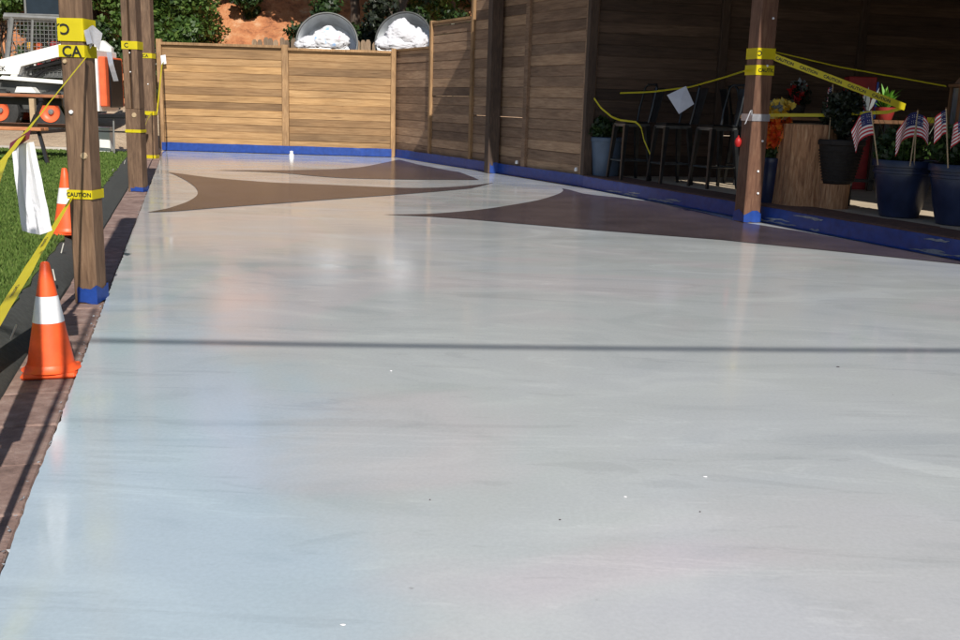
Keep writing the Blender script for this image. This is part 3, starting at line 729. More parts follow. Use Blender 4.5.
# folded white paper hung on the tape
pc = W(23, 143, 3.93); dd = (a1-a0).normalized(); mb = MB(); nr = 12; rows = []
side = Vector((.93, -.25, .12)).normalized(); fr = Vector((-.2, -.97, 0))
for i in range(nr+1):
    t = i/nr; row = []
    for j in range(7):
        u = j/6; x = (u-.5)*(.105+.035*t)
        d_ = .016*abs(((u*2.1+.25*t+.2) % 1)-.5)*(.5+t*.9)*2 + .012*noise.noise(Vector((u*3, t*4, 2)))*t
        row.append(pc + side*x + fr*(d_+.01*t) + Vector((.041*t, 0, -.345*t + .010*math.cos(u*5)*t)))
    rows.append(row)
for r_ in rows: mb.v += [tuple(q) for q in r_]
for i in range(nr):
    for j in range(6): mb.f.append((i*7+j, i*7+j+1, (i+1)*7+j+1, (i+1)*7+j)); mb.mi.append(0)
pp = mb.build('paper_notice', M_paper, None); tag(pp, 'folded white paper notice hanging from the sloping caution tape', 'paper')
mo = pp.modifiers.new('thick', 'SOLIDIFY'); mo.thickness = .0005
film('fixing_strip', [pc+side*-.055+fr*.012+Vector((0, 0, -.012)), pc+side*.045+fr*.014+Vector((0, 0, .03))], lambda t: Vector((.2, 0, 1)), .035, pp, M=plain('maroon_sticker', (.13, .02, .04), .5), segs=4)
# loops between the second and third post
film('caution_tape', [W(132, 131, 11.66), W(140, 139, 13), W(148, 118, 16.5), W(152, 113, 18.0)], lambda t: Vector((.3, 0, 1)), .06, None, 'twisted yellow tape strung between the split post and the post at the fence', segs=24)
film('caution_tape', [W(157, 113, 18.0), W(162, 64, 18.6), W(163, 62, 20.30)], lambda t: Vector((.6, 0, 1)), .06, None, 'short yellow tape tied from post to the left end of the board fence', segs=14)
film('paper_scrap', [W(163, 55, 20.32), W(164, 64, 20.30)], lambda t: Vector((1, 0, .2)), .10, None, 'white paper scrap tied to the left end of the board fence', M=M_paper, segs=6, cat='paper')
film('ribbon_streamer', [W(109, 52, 17.3), W(111, 64, 17.25), W(116, 81, 17.3)], lambda t: Vector((1, 0, .1)), .085, None, 'grey plastic streamer hanging beyond the turf behind the posts', M=M_silver, segs=8, cat='streamer')
# covered side runs
film('caution_tape', [W(594, 98, 14.0), W(601, 108, 13.85), W(612, 117, 13.7), W(620, 120, 13.4), W(636, 122, 13.35), W(641, 127, 13.3), W(644, 140, 13.25), W(650, 154, 13.2)], lambda t: Vector((.25, 0, 1)), .024, None, 'slack yellow tape drooping from the fence end over the stool by the bucket', segs=36)
film('caution_tape', [W(620, 93, 13.75), W(650, 92, 13.3), W(690, 87, 12.7), W(722, 78, 11.4), W(747, 70, 10.2)], lambda t: Vector((.3, .3, .6)), .026, None, 'yellow tape strung along the tops of the stool backs to the cedar post', segs=24)
film('caution_tape', [W(772, 51, 10.25), W(840, 67, 9.9), W(946, 86, 9.2)], lambda t: Vector((.1, .9, .35)), .04, None, 'upper orange looking tape stretched edge on from cedar post to the lantern post', segs=20)
film('caution_tape', [W(772, 56, 10.2), W(838, 81, 10.05), W(905, 107, 9.9)], lambda t: Vector((.1, -.2, 1)), .066, None, 'bright yellow tape sloping down from cedar post to the plant in red pot', 'CAUTION', segs=24)
film('caution_tape', [W(905, 107, 9.92), W(888, 112, 9.98), W(826, 115, 10.3), W(768, 115, 10.4)], lambda t: Vector((.1, .2, 1)), .034, None, 'level yellow tape running back to the cedar post behind the flags', segs=24)
film('caution_tape', [W(927, 120, 9.6), W(946, 121, 9.5)], lambda t: Vector((0, 0, 1)), .05, None, 'short yellow tape end beside the lantern post', segs=6)

# ------------------------------------------------------------------ pegs and chips
for i, (x, y, lean) in enumerate(((61, 250, .02), (55, 277, -.01), (10, 335, .03), (112, 172, .02), (124, 163, .02))):
    p = G(x, y, .08); mb = MB(); mb.tube([(0, 0, -.02), (lean, 0, .045)], .004, 6)
    tag(mb.build('turf_peg', M_pegs, None, (p.x, p.y, .08)), 'pale thin peg pinning the turf edge at the charcoal fabric', 'peg', 'pegs along the turf edge')
random.seed(9)
for i, (x, y, w_) in enumerate(((343, 625, 14), (705, 477, 10), (625, 497, 8), (391, 371, 5), (838, 367, 8), (560, 520, 6), (430, 500, 5), (700, 512, 5))):
    p = G(x, y, .001); mb = MB(); L_ = w_*p.y/1000*.27; n = 7; vs = []
    for j in range(n): a = 6.283*j/n; vs.append((math.cos(a)*L_*random.uniform(.7, 1.1), math.sin(a)*L_*.6*random.uniform(.6, 1.1), .001))
    vs += [(v[0]*.6, v[1]*.6, random.uniform(.002, .003)) for v in vs[:n]]
    mb.add(vs, [tuple(range(n, 2*n))]+[(j, (j+1) % n, (j+1) % n+n, j+n) for j in range(n)])
    tag(mb.build('coating_chip', M_refl if i not in (4, 5, 6, 7) else M_brown, None, (p.x, p.y, .0005)), 'tiny dry flake lying on the grey floor coating', 'flake', 'flakes on the floor coating')
random.seed(31); mb = MB()
for i in range(260):
    y = 2.0+random.random()**1.5*10; w_ = random.uniform(.002, .007); p = Vector((ex(y)+random.uniform(-.035, .012), y, random.uniform(-.02, -.004)))
    vs = [(p.x+random.uniform(-1, 1)*w_, p.y+random.uniform(-1, 1)*w_*1.5, p.z+random.uniform(-.3, 1)*w_) for _ in range(4)]
    mb.add(vs, [(0, 1, 2), (0, 2, 3), (0, 3, 1), (1, 3, 2)])
tag(mb.build('coating_crumbs', M_smear), 'pale crumbs of dried coating along the ragged slab edge', 'crumbs', kind='stuff')
p = G(292, 157); mb = MB(); mb.lathe([(0, 0), (.045, 0), (.048, .05), (.03, .07), (.035, .11), (.018, .12), (0, .12)], 14)
tag(mb.build('white_bottle', M_refl, None, (p.x, p.y-.05, .0), smooth=True), 'small white bottle standing on the slab before the honey board fence', 'bottle')

# ------------------------------------------------------------------ leaves
def leaf_cloud(clusters, n, size, seed, long=1.6):
    """n kite leaves spread over shells of ellipsoid clusters [(centre, radii)]"""
    rg = np.random.default_rng(seed); k = len(clusters)
    vol = np.array([c[1][0]*c[1][1]*c[1][2] for c in clusters])**.67; idx = rg.choice(k, n, p=vol/vol.sum())
    C_ = np.array([c[0] for c in clusters], float)[idx]; Rr = np.array([c[1] for c in clusters], float)[idx]
    d = rg.normal(size=(n, 3)); d /= np.linalg.norm(d, axis=1)[:, None]; rad = rg.random(n)**.45
    p = C_ + d*Rr*rad[:, None]
    t = rg.normal(size=(n, 3)); t[:, 2] -= .35; t /= np.linalg.norm(t, axis=1)[:, None]
    nn = d*.9 + rg.normal(size=(n, 3))*.7 + np.array([0, 0, .5]); b = np.cross(t, nn); b /= np.linalg.norm(b, axis=1)[:, None]
    s = size*(.6+.8*rg.random(n))[:, None]
    V = np.stack([p-t*s*.5*long, p+b*s*.5, p+t*s*.5*long, p-b*s*.5], 1)
    return V
def tree(name, x, y, H, cr, seed, M, label, size=.16, n=5000, trunk=.16, crown_lo=.35, lean=(0, 0), group='trees on the bank behind the fences', cat='tree', ncl=26):
    random.seed(seed); z0 = gz(x, y)-.1
    o = empty(name, (x, y, z0), 0, label, cat, group)
    mb = MB(); top = Vector((lean[0], lean[1], H*.8))
    path = [Vector((0, 0, 0)), Vector((top.x*.2+random.uniform(-.1, .1), top.y*.2, H*.25)), Vector((top.x*.5+random.uniform(-.2, .2), top.y*.5, H*.5)), top]
    mb.tube(path, [trunk, trunk*.8, trunk*.55, trunk*.2], 9)
    cl = []
    for i in range(ncl):
        a = random.uniform(0, 6.283); hh = random.uniform(crown_lo, 1.0); rr = cr*math.sqrt(max(.06, 1-((hh-crown_lo)/(1-crown_lo)*1.3-.45)**2))*random.uniform(.35, .95)
        c = Vector((math.cos(a)*rr + lean[0]*hh, math.sin(a)*rr+lean[1]*hh, hh*H)); q = cr*random.uniform(.22, .42)
        cl.append(((c.x, c.y, c.z), (q, q, q*.75)))
        if i < 12:
            b0 = path[1].lerp(path[3], random.uniform(.0, .8)); mb.tube([b0, b0.lerp(c, .55)+Vector((0, 0, -.1*cr*random.random())), c], [trunk*.4, trunk*.25, trunk*.07], 6)
    mb.build('trunk', M_trunk, o, smooth=True)
    link('crown', tri_mesh('crown', leaf_cloud(cl, n, size, seed), M, 4), o)
    return o
def at_px(x, Y): return W(x, 60, Y).x
TR = [
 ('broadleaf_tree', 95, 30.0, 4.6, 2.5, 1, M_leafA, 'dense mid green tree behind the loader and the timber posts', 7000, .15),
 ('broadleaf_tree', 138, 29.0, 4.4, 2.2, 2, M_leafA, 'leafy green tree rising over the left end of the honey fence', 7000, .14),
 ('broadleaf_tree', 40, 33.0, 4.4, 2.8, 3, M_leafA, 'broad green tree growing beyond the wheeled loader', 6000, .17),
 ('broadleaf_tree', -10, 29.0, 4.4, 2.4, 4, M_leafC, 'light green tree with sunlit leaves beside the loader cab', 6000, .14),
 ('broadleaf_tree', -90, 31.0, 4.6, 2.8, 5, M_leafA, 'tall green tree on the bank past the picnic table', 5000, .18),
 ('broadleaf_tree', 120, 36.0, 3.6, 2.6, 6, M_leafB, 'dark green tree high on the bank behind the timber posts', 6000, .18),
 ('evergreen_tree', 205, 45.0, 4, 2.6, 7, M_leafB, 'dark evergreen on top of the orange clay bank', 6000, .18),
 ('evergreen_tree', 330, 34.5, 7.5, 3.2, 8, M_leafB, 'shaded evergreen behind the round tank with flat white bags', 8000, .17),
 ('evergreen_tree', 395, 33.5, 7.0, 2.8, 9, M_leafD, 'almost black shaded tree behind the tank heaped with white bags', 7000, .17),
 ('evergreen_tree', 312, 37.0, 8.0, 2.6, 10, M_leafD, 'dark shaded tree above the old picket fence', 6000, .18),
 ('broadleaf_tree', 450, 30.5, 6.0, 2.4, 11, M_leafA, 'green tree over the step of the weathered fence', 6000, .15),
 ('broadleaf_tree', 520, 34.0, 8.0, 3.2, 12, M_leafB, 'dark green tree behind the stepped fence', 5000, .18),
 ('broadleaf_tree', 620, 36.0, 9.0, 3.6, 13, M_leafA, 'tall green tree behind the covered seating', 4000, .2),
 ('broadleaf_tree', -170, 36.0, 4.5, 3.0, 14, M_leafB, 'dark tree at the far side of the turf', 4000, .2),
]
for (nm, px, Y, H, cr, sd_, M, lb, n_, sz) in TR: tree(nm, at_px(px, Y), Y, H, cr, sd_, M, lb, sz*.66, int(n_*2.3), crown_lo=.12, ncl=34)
# overhanging tree that shades the bank and the tanks' back (trunk between the tanks)
tree('shade_tree', at_px(402, 27.5), 27.5, 8.5, 3.0, 21, M_leafB, 'tall tree with bare trunk between the two round tanks', .13, 15000, .20, .52)
tree('shade_tree', at_px(352, 28.8), 28.8, 8.8, 2.7, 22, M_leafB, 'tall tree spreading over the tank with flattened bags', .13, 14000, .17, .52)
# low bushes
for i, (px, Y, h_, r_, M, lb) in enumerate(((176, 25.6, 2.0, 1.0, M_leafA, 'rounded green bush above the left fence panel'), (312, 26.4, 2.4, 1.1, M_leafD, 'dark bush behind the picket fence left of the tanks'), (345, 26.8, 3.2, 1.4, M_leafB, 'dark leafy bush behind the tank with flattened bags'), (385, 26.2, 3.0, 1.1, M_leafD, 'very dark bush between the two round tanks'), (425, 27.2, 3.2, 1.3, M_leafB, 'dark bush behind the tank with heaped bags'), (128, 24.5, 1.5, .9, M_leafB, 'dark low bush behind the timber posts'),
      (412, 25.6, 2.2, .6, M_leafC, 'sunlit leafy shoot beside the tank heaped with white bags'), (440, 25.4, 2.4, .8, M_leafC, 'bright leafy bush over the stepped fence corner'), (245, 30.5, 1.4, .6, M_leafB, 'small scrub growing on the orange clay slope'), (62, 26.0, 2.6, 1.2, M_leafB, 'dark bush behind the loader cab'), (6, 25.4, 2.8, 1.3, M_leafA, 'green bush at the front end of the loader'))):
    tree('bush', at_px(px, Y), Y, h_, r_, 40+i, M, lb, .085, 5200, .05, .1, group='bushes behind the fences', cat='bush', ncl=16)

# ------------------------------------------------------------------ old picket fence and round tanks behind
pk = empty('picket_fence', (at_px(255, 24.6), 24.6, gz(-5, 24.6)-.05), R(-2), 'old grey brown picket fence behind the round metal tanks', 'fence')
pm_ = MB(); pm_.prism([(-.06, 0), (.06, 0), (.06, 2.0), (.03, 2.06), (-.03, 2.06), (-.06, 2.0)], -.01, .01); pme_ = pm_.mesh('picket', M_picket)
random.seed(4)
for i in range(40): link('picket', pme_, pk, (i*.13, random.uniform(-.006, .006), random.uniform(-.05, .03)-.0), (0, random.uniform(-.012, .012), 0))
mb = MB(); mb.box((-.05, .012, 1.7), (5.2, .05, 1.78)); mb.build('rail', M_picket, pk)
mb = MB(); mb.box((-.05, .012, .5), (5.2, .05, .58)); mb.build('rail', M_picket, pk)

def bag(name, loc, rx, ry, rz_, seed, label, prints=False):
    bm = bmesh.new(); bmesh.ops.create_icosphere(bm, subdivisions=5, radius=1)
    for v in bm.verts:
        c = v.co.copy(); d = 1+.22*noise.noise(c*1.3+Vector((seed, 0, 0))) + .16*abs(noise.noise(c*3.1+Vector((0, seed, 0)))) + .10*abs(noise.noise(c*6+Vector((seed, 2, 1)))) + .05*abs(noise.noise(c*15))-.06
        v.co = Vector((c.x*rx*d, c.y*ry*d, max(c.z, -.55)*rz_*d))
        if c.z > .9: v.co.z += (c.z-.9)*rz_*3.2
    me = bpy.data.meshes.new(name); bm.to_mesh(me); bm.free(); me.materials.append(M_bagprint if prints else M_bag); me.polygons.foreach_set('use_smooth', [True]*len(me.polygons))
    o = tag(link(name, me, None, loc), label, 'bag', 'white rubbish bags in the tanks')
    return o
def tank(px, py, Y, rad, yaw, label):
    c = W(px, py, Y); o = empty('round_tank', (c.x, c.y, c.z), 0, label, 'tank', 'open round tanks behind the honey fence'); o.rotation_euler = (R(72), 0, yaw)
    D = .62
    mb = MB(); prof = [(0, -D), (rad*.94, -D), (rad*.97, -D+.03)]
    for i in range(1, 9): z = -D+.03+(D-.06)*i/9; prof.append((rad*(.97+.012*(i % 2)), z))
    prof += [(rad, -.02), (rad, 0)]
    mb.lathe(prof, 48)
    inner = [(rad-.012, 0), (rad-.02, -.03)] + [(rad*(.955+.012*(i % 2)), -.03-(D-.08)*i/9) for i in range(1, 9)] + [(rad*.93, -D+.03), (0, -D+.025)]
    mb2 = MB(); mb2.lathe(inner, 48); mb.build('shell', M_galv, o, smooth=True); mb2.build('lining', M_galv, o, smooth=True)
    rm = MB(); rm.tube([(rad*math.cos(6.2832*i/48), rad*math.sin(6.2832*i/48), 0) for i in range(49)], .022, 8, caps=False); rm.build('rim', M_mach, o, smooth=True)
    # timber rack under the tank, hidden by the fence
    return o, c
tk1, c1_ = tank(327, 42, 22.6, .66, R(4), 'open round metal tank lying on its side with flattened white bags')
tk2, c2_ = tank(403, 40, 22.5, .63, R(-14), 'open round metal tank lying on its side heaped with white bags')
for c, lab in ((c1_, 'timber rack under the tank of flattened bags'), (c2_, 'timber rack under the tank of heaped bags')):
    g0 = gz(c.x, c.y)-.05; o = empty('timber_rack', (c.x, c.y, g0), 0, lab, 'rack'); zt = c.z-.70-g0
    mb = MB(); mb.box((-.62, -.40, zt-.05), (.62, .62, zt), bev=.004); mb.build('shelf', M_picket, o)
    for sx in (-.55, .55):
        for sy in (-.30, .52):
            mb = MB(); mb.box((sx-.05, sy-.05, 0), (sx+.05, sy+.05, zt-.05)); mb.build('leg', M_picket, o)
b_ = bag('white_bag', (c1_.x+.05, c1_.y-.12, c1_.z+.02), .42, .22, .26, 2.0, 'crumpled white bag with faint blue and pink print in round tank', True)
mb = MB(); random.seed(2)
for (ox, oz, r_, mi) in ((-.05, .12, .07, 0), (.08, .05, .05, 0)):
    pass
bag('white_bag', (c1_.x-.40, c1_.y-.14, c1_.z-.06), .26, .18, .14, 5.0, 'low flat white bag at the left lip of a round tank')
bag('white_bag', (c2_.x-.02, c2_.y-.16, c2_.z+.10), .36, .22, .25, 8.0, 'knotted white bag on top of the heap in round tank')
bag('white_bag', (c2_.x-.12, c2_.y-.20, c2_.z-.10), .42, .2, .2, 11.0, 'wide white bag at the bottom of the heap in round tank')
bag('white_bag', (c2_.x+.34, c2_.y-.16, c2_.z-.04), .22, .18, .24, 14.0, 'white bag squeezed against the right wall of round tank')

# ------------------------------------------------------------------ wheeled loader
LY = 20.9; lo = W(40, 132, LY); lz = gz(lo.x, lo.y)
ld = empty('loader', (lo.x, lo.y, lz), 0, 'white compact loader with mesh cab and orange wheel rims beyond the turf', 'loader')
ld.scale = (1.02, 1.02, 1.02)
zz0 = lo.z-lz
for (x, y) in ((-.74, 0), (.28, 0), (-.74, 1.25), (.28, 1.25)):
    w = empty('wheel', (x, y, .41+zz0), 0); w.parent = ld
    mb = MB(); mb.lathe([(.2, -.13), (.33, -.145), (.385, -.12), (.40, -.05), (.40, .05), (.385, .12), (.33, .145), (.2, .13)], 32)
    t = mb.build('tyre', M_tyre, w, (0, 0, 0), (R(90), 0, 0), True)
    for k in range(16):
        a = k*math.pi/8; lg = MB(); lg.box((-.025, -.12, 0), (.025, .12, .022)); lg.build('lug', M_tyre, w, (.395*math.sin(a), 0, .395*math.cos(a)), (0, a, .35 if k % 2 else -.35))
    mb = MB(); mb.lathe([(0, .07), (.055, .07), (.06, .05), (.08, .045), (.15, .06), (.19, .10), (.21, .135), (.205, .10), (.2, 0)], 28); mb.build('rim', M_rim, w, (0, -.01, 0), (R(90), 0, 0), True)
    mb = MB(); mb.lathe([(0, .10), (.05, .095), (.06, .07), (.06, .03)], 14); mb.build('hub', M_cage, w, (0, -.01, 0), (R(90), 0, 0), True)
mb = MB(); mb.prism([(-1.05, .42), (1.15, .42), (1.30, .62), (1.30, 1.0), (-.9, 1.0), (-1.1, .8)], .2, 1.05); mb.build('chassis', M_mach, ld)
mb = MB(); mb.prism([(-.78, 1.0), (.75, .93), (.75, 1.0), (-.70, 1.07)], .02, .2); mb.build('side_sill', M_white, ld)
mb = MB(); mb.prism([(-.45, .75), (-.02, .75), (-.10, .86), (-.40, .86)], -.02, .19); mb.build('step', M_white, ld)
for y0 in (.0, 1.10):
    mb = MB(); mb.prism([(-1.35, .62), (-.86, 1.34), (.43, 1.69), (.95, 1.86), (1.12, 1.72), (1.12, 1.56), (.43, 1.46), (-.30, 1.26), (-.36, 1.10), (-.80, 1.10), (-1.15, .55)], y0, y0+.14); o = mb.build('lift_arm', M_white, ld)
    if y0 == 0:
        vs, fs_ = letters('EK', .13); t = MB(); t.add([(v[0]-.76, -.003, v[1]+1.16) for v in vs], fs_); t.build('lettering', M_ink, o)
mb = MB(); mb.prism([(-.30, 1.06), (.9, 1.06), (.9, 1.62), (.43, 1.45), (-.25, 1.24)], .22, 1.0); mb.build('side_panel', M_mach, ld)
mb = MB(); mb.tube([(-.25, .12, 1.2), (.9, .12, 1.5)], .035, 10); mb.build('hydraulic_ram', M_black, ld)
for k in range(3):
    mb = MB(); mb.tube([(-.3+.1*k, .19, 1.02), (.0+.1*k, .16-.01*k, 1.18+.03*k), (.35, .17, 1.22+.05*k), (.8, .18, 1.36+.04*k)], .014, 6); mb.build('hose', M_black, ld, smooth=True)
# cab
zt = 2.22
mb = MB()
for y0 in (.2, 1.05):
    mb.tube([(-.72, y0, 1.05), (-.50, y0, zt)], .055, 6); mb.tube([(-.20, y0, 1.1), (-.09, y0, zt)], .03, 6); mb.tube([(.62, y0, 1.1), (.62, y0, zt)], .045, 6)
    mb.tube([(-.66, y0, zt), (.68, y0, zt-.02)], .05, 6)
for x in (-.64, .62): mb.tube([(x, .2, zt-.02), (x, 1.05, zt-.02)], .05, 6)
mb.build('cab_frame', M_cage, ld)
for y0 in (.2, 1.05):
    mb = MB()
    for i in range(1, 14):
        z = 1.1+i*.08; mb.tube([(-.70+.2*(z-1.05)/1.17, y0, z), (.62, y0, z)], .007, 4)
    for i in range(1, 17):
        x = -.70+i*.08; mb.tube([(x, y0, 1.1 if x > -.55 else 1.4), (x+.03, y0, zt-.03)], .007, 4)
    mb.build('cab_mesh', M_cage, ld)['kind'] = 'stuff'
mb = MB(); mb.box((-.66, .18, zt+.03), (.68, 1.08, zt+.07), bev=.01); mb.build('cab_roof', M_cage, ld)
mb = MB(); mb.box((.58, .3, 1.1), (.61, .98, zt-.04)); mb.build('rear_window', M_glass, ld)
mb = MB(); mb.box((-.36, .55, 2.30), (.45, .60, 2.72), bev=.01); o = mb.build('roof_window', M_glass, ld)
for x in (-.38, .47):
    mb = MB(); mb.box((x-.02, .54, 2.29), (x+.02, .61, 2.76)); mb.build('window_frame', M_cage, o)
mb = MB(); mb.box((-.2, .45, 1.12), (.25, .85, 1.35), bev=.03); mb.box((.1, .45, 1.36), (.25, .85, 1.78), bev=.03); st_ = mb.build('seat', M_red, ld)
mb = MB(); mb.box((-.36, .42, 1.58), (-.2, .58, 1.76), bev=.04); mb.build('work_lamp', M_yel, ld)
mb = MB(); mb.box((-.16, .40, 1.52), (-.06, .52, 1.74), bev=.02); mb.build('grab_handle', M_rim, ld)
mb = MB(); mb.box((1.16, .0, .42), (1.225, 1.1, 1.62), bev=.01); mb.build('rear_frame', M_white, ld)
mb = MB(); mb.box((1.228, .05, .52), (1.36, 1.05, 1.50), bev=.02); mb.build('rear_door', M_rim, ld)
mb = MB(); mb.box((1.362, .2, .5), (1.40, .9, 1.46), bev=.02); mb.build('rear_grille', M_black, ld)
mb = MB(); mb.prism([(-1.15, .5), (-1.5, .45), (-1.95, .05), (-1.9, 0), (-1.2, .02), (-1.1, .3)], -.15, 1.4); mb.build('bucket', M_mach, ld)

# ------------------------------------------------------------------ picnic table, black table, white box
tb = W(47, 163, 14.3); pt = empty('picnic_table', (tb.x, tb.y, .088), R(2), 'black framed picnic table with orange brown planks on the turf', 'picnic table')
for (y0, z, n_) in ((0, .50, 2), (.62, .96, 5), (1.75, .50, 2)):
    for k in range(n_):
        mb = MB(); mb.box((-2.0, y0+k*.147, z-.045), (-.02 if n_ == 5 else -.06, y0+.14+k*.147, z), bev=.006); mb.build('plank', M_tablewood, pt)
for x in (-.28, -1.72):
    for sgn in (0, 1):
        y_ = .08 if sgn == 0 else 1.92
        mb = MB(); mb.tube([(x+.28 if x > -1 else x-.28, y_-.05 if not sgn else y_+.05, 0), (x+.14, y_+.05 if not sgn else y_-.05, .445)], .032, 4); mb.build('leg', M_black, pt)
        mb = MB(); mb.tube([(x, .12 if not sgn else 1.88, .43), (x, .72 if not sgn else 1.25, .905)], .03, 4); mb.build('brace', M_black, pt)
    mb = MB(); mb.box((x-.03, .02, .40), (x+.03, 1.98, .452)); mb.build('cross_bar', M_black, pt)
    mb = MB(); mb.box((x-.03, .62, .865), (x+.03, 1.34, .912)); mb.build('top_bar', M_black, pt)
mb = MB(); mb.box((-1.9, .95, .80), (-.10, 1.01, .905)); mb.build('apron', M_black, pt)
mb = MB(); mb.box((-.36, .40, .505), (-.29, .47, .90)); mb.build('upright', M_dowel, pt)
b0 = W(118, 151, 17.3); bt = empty('metal_table', (b0.x, b0.y, .088), 0, 'small black metal table at the far turf edge behind the white box', 'table')
mb = MB(); mb.box((-.36, -.22, .60), (.42, .3, .665), bev=.01); mb.build('top', M_black, bt)
for x in (-.30, .0, .36):
    mb = MB(); mb.tube([(x, -.18, 0), (x, -.14, .6)], .016, 6); mb.build('leg', M_cage, bt)
mb = MB(); mb.box((-.36, -.16, .36), (.42, -.12, .385)); mb.build('rail', M_black, bt)
w0 = G(105.5, 152, .088); wb = empty('white_box', (w0.x, w0.y, .088), R(3), 'white upright plastic box standing at the far edge of the turf', 'box')
mb = MB(); mb.box((-.115, -.1, 0), (.115, .1, .40), bev=.012); mb.build('body', M_white, wb); mb = MB(); mb.box((-.125, -.11, .402), (.125, .11, .43), bev=.01); mb.build('lid', M_white, wb)

# ------------------------------------------------------------------ bar stools
def stool(loc, rz, label):
    o = empty('bar_stool', loc, rz, label, 'stool', 'dark metal bar stools along the kerb')
    mb = MB(); mb.box((-.17, -.17, .745), (.17, .17, .775), bev=.012); s_ = mb.build('seat', M_gun, o)
    mb = MB(); mb.box((-.175, -.175, .705), (.175, -.168, .743)); mb.box((-.175, .168, .705), (.175, .175, .743)); mb.box((-.175, -.167, .705), (-.168, .167, .743)); mb.box((.168, -.167, .705), (.175, .167, .743)); mb.build('seat_skirt', M_gunl, o)
    for sx in (-1, 1):
        for sy in (-1, 1):
            mb = MB(); mb.tube([(sx*.155, sy*.155, .72), (sx*.215, sy*.215, 0)], [.042, .022], 4); l_ = mb.build('leg', M_gun, o)
    mb = MB(); zf = .26; r_ = .193
    for (a, b) in (((-r_, -r_), (r_, -r_)), ((r_, -r_), (r_, r_)), ((r_, r_), (-r_, r_)), ((-r_, r_), (-r_, -r_))): mb.tube([(*a, zf), (*b, zf)], .011, 6)
    mb.build('foot_rail', M_gunl, o)
    mb = MB()
    mb.tube([(-.165, .165, .76), (-.185, .20, .95), (-.165, .255, 1.22), (-.12, .275, 1.26), (.12, .275, 1.26), (.165, .255, 1.22), (.185, .20, .95), (.165, .165, .76)], .015, 8); mb.build('back_frame', M_gun, o, smooth=True)
    mb = MB(); mb.prism([(-.10, .778), (.10, .778), (.155, 1.24), (-.155, 1.24)], 0, .006); mb.build('back_splat', M_gun, o, (0, .168, 0), (R(-10), 0, 0))
    return o
stool((1.95, 13.66, KZ), R(-72), 'dark metal bar stool with tall back beside the slate bucket')
stool((2.40, 13.10, KZ), R(-76), 'dark metal bar stool between two others, white paper hung near its back')
stool((2.86, 12.62, KZ), R(-70), 'dark metal bar stool beside the cedar post')
stool((3.45, 13.35, KZ), R(95), 'dark metal bar stool standing behind the row near the cedar post')
mb = MB(); q = [W(667, 95, 12.62), W(686, 86, 12.60), W(694, 104, 12.5), W(679, 114, 12.5)]
mb.v = [tuple(p) for p in q]; mid = (q[0]+q[1]+q[2]+q[3])/4+Vector((-.01, -.02, 0)); mb.v.append(tuple(mid)); mb.f = [(0, 1, 4), (1, 2, 4), (2, 3, 4), (3, 0, 4)]; mb.mi = [0]*4
o = tag(mb.build('paper_notice', M_paper), 'tilted white paper notice hung on tape between the stool backs', 'paper'); o.modifiers.new('t', 'SOLIDIFY').thickness = .002

# ------------------------------------------------------------------ pots and plants
def pot(name, loc, prof, M, label, cat='pot', group=None, n=36, soil=True, wob=0):
    o = empty(name, loc, random.uniform(0, 3), label, cat, group); H = prof[-1][1]; R_ = prof[-1][0]
    mb = MB(); mb.lathe([(0, 0)]+prof+[(R_-.03, H), (R_-.035, H-.05), (0, H-.05)], n, wob=wob); mb.build('body', M, o, smooth=True)
    if soil: mb = MB(); mb.lathe([(0, H-.035), (R_*.5, H-.03), (R_-.036, H-.045)], 20); mb.build('soil', M_soil, o)
    return o, H
def foliage(parent, H, r, h, n, size, M, seed, z=0, name='foliage', flat=1):
    random.seed(seed); cl = []
    for i in range(9): a = random.uniform(0, 6.28); q = r*random.uniform(.2, .7); cl.append(((math.cos(a)*q, math.sin(a)*q, H+h*random.uniform(.15, .85)+z), (r*.42, r*.42, h*.3)))
    return link(name, tri_mesh(name, leaf_cloud(cl, n, size, seed), M, 4), parent)
def stems(parent, H, r, h, n, seed, M=M_leafB):
    random.seed(seed); mb = MB()
    for i in range(n):
        a = random.uniform(0, 6.28); q = r*random.random()*.5; b = Vector((math.cos(a)*q, math.sin(a)*q, H-.04)); t = b+Vector((math.cos(a)*r*.6, math.sin(a)*r*.6, h*random.uniform(.6, 1))); mb.tube([b, b.lerp(t, .5)+Vector((0, 0, h*.08)), t], [.005, .004, .002], 4)
    return mb.build('stems', M, parent)
BP = [(.16, 0), (.175, .01), (.215, .16), (.245, .33), (.262, .40), (.262, .415), (.275, .42), (.275, .445), (.268, .45), (.268, .475), (.29, .48), (.29, .53), (.285, .54)]
bp1 = G(897, 219, KZ); bp2 = G(955, 227, KZ)
P1, h1 = pot('glazed_pot', (bp1.x+.10, bp1.y+.22, KZ), BP, M_navy, 'navy glazed pot with two small flags beside the basket planter', 'planter', 'navy glazed pots on the kerb')
P2, h2 = pot('glazed_pot', (bp2.x+.10, bp2.y+.20, KZ), BP, M_navy, 'navy glazed pot next to the lantern post', 'planter', 'navy glazed pots on the kerb')
for i, (P_, h_) in enumerate(((P1, h1), (P2, h2))):
    foliage(P_, h_, .32, .30, 1500, .04, M_leafB, 71+i); foliage(P_, h_, .28, .22, 700, .035, M_leafA, 73+i, name='foliage'); stems(P_, h_, .34, .5, 26, 75+i)
bu = G(597, 176, KZ); Pb, hb = pot('bucket_planter', (bu.x+.12, bu.y+.05, KZ), [(.17, 0), (.18, .01), (.20, .25), (.225, .48), (.235, .485), (.235, .53), (.225, .54)], M_slate, 'slate blue bucket planter by the end of the stepped fence', 'planter')
foliage(Pb, hb, .28, .26, 1100, .04, M_leafB, 81); stems(Pb, hb, .3, .3, 10, 82)
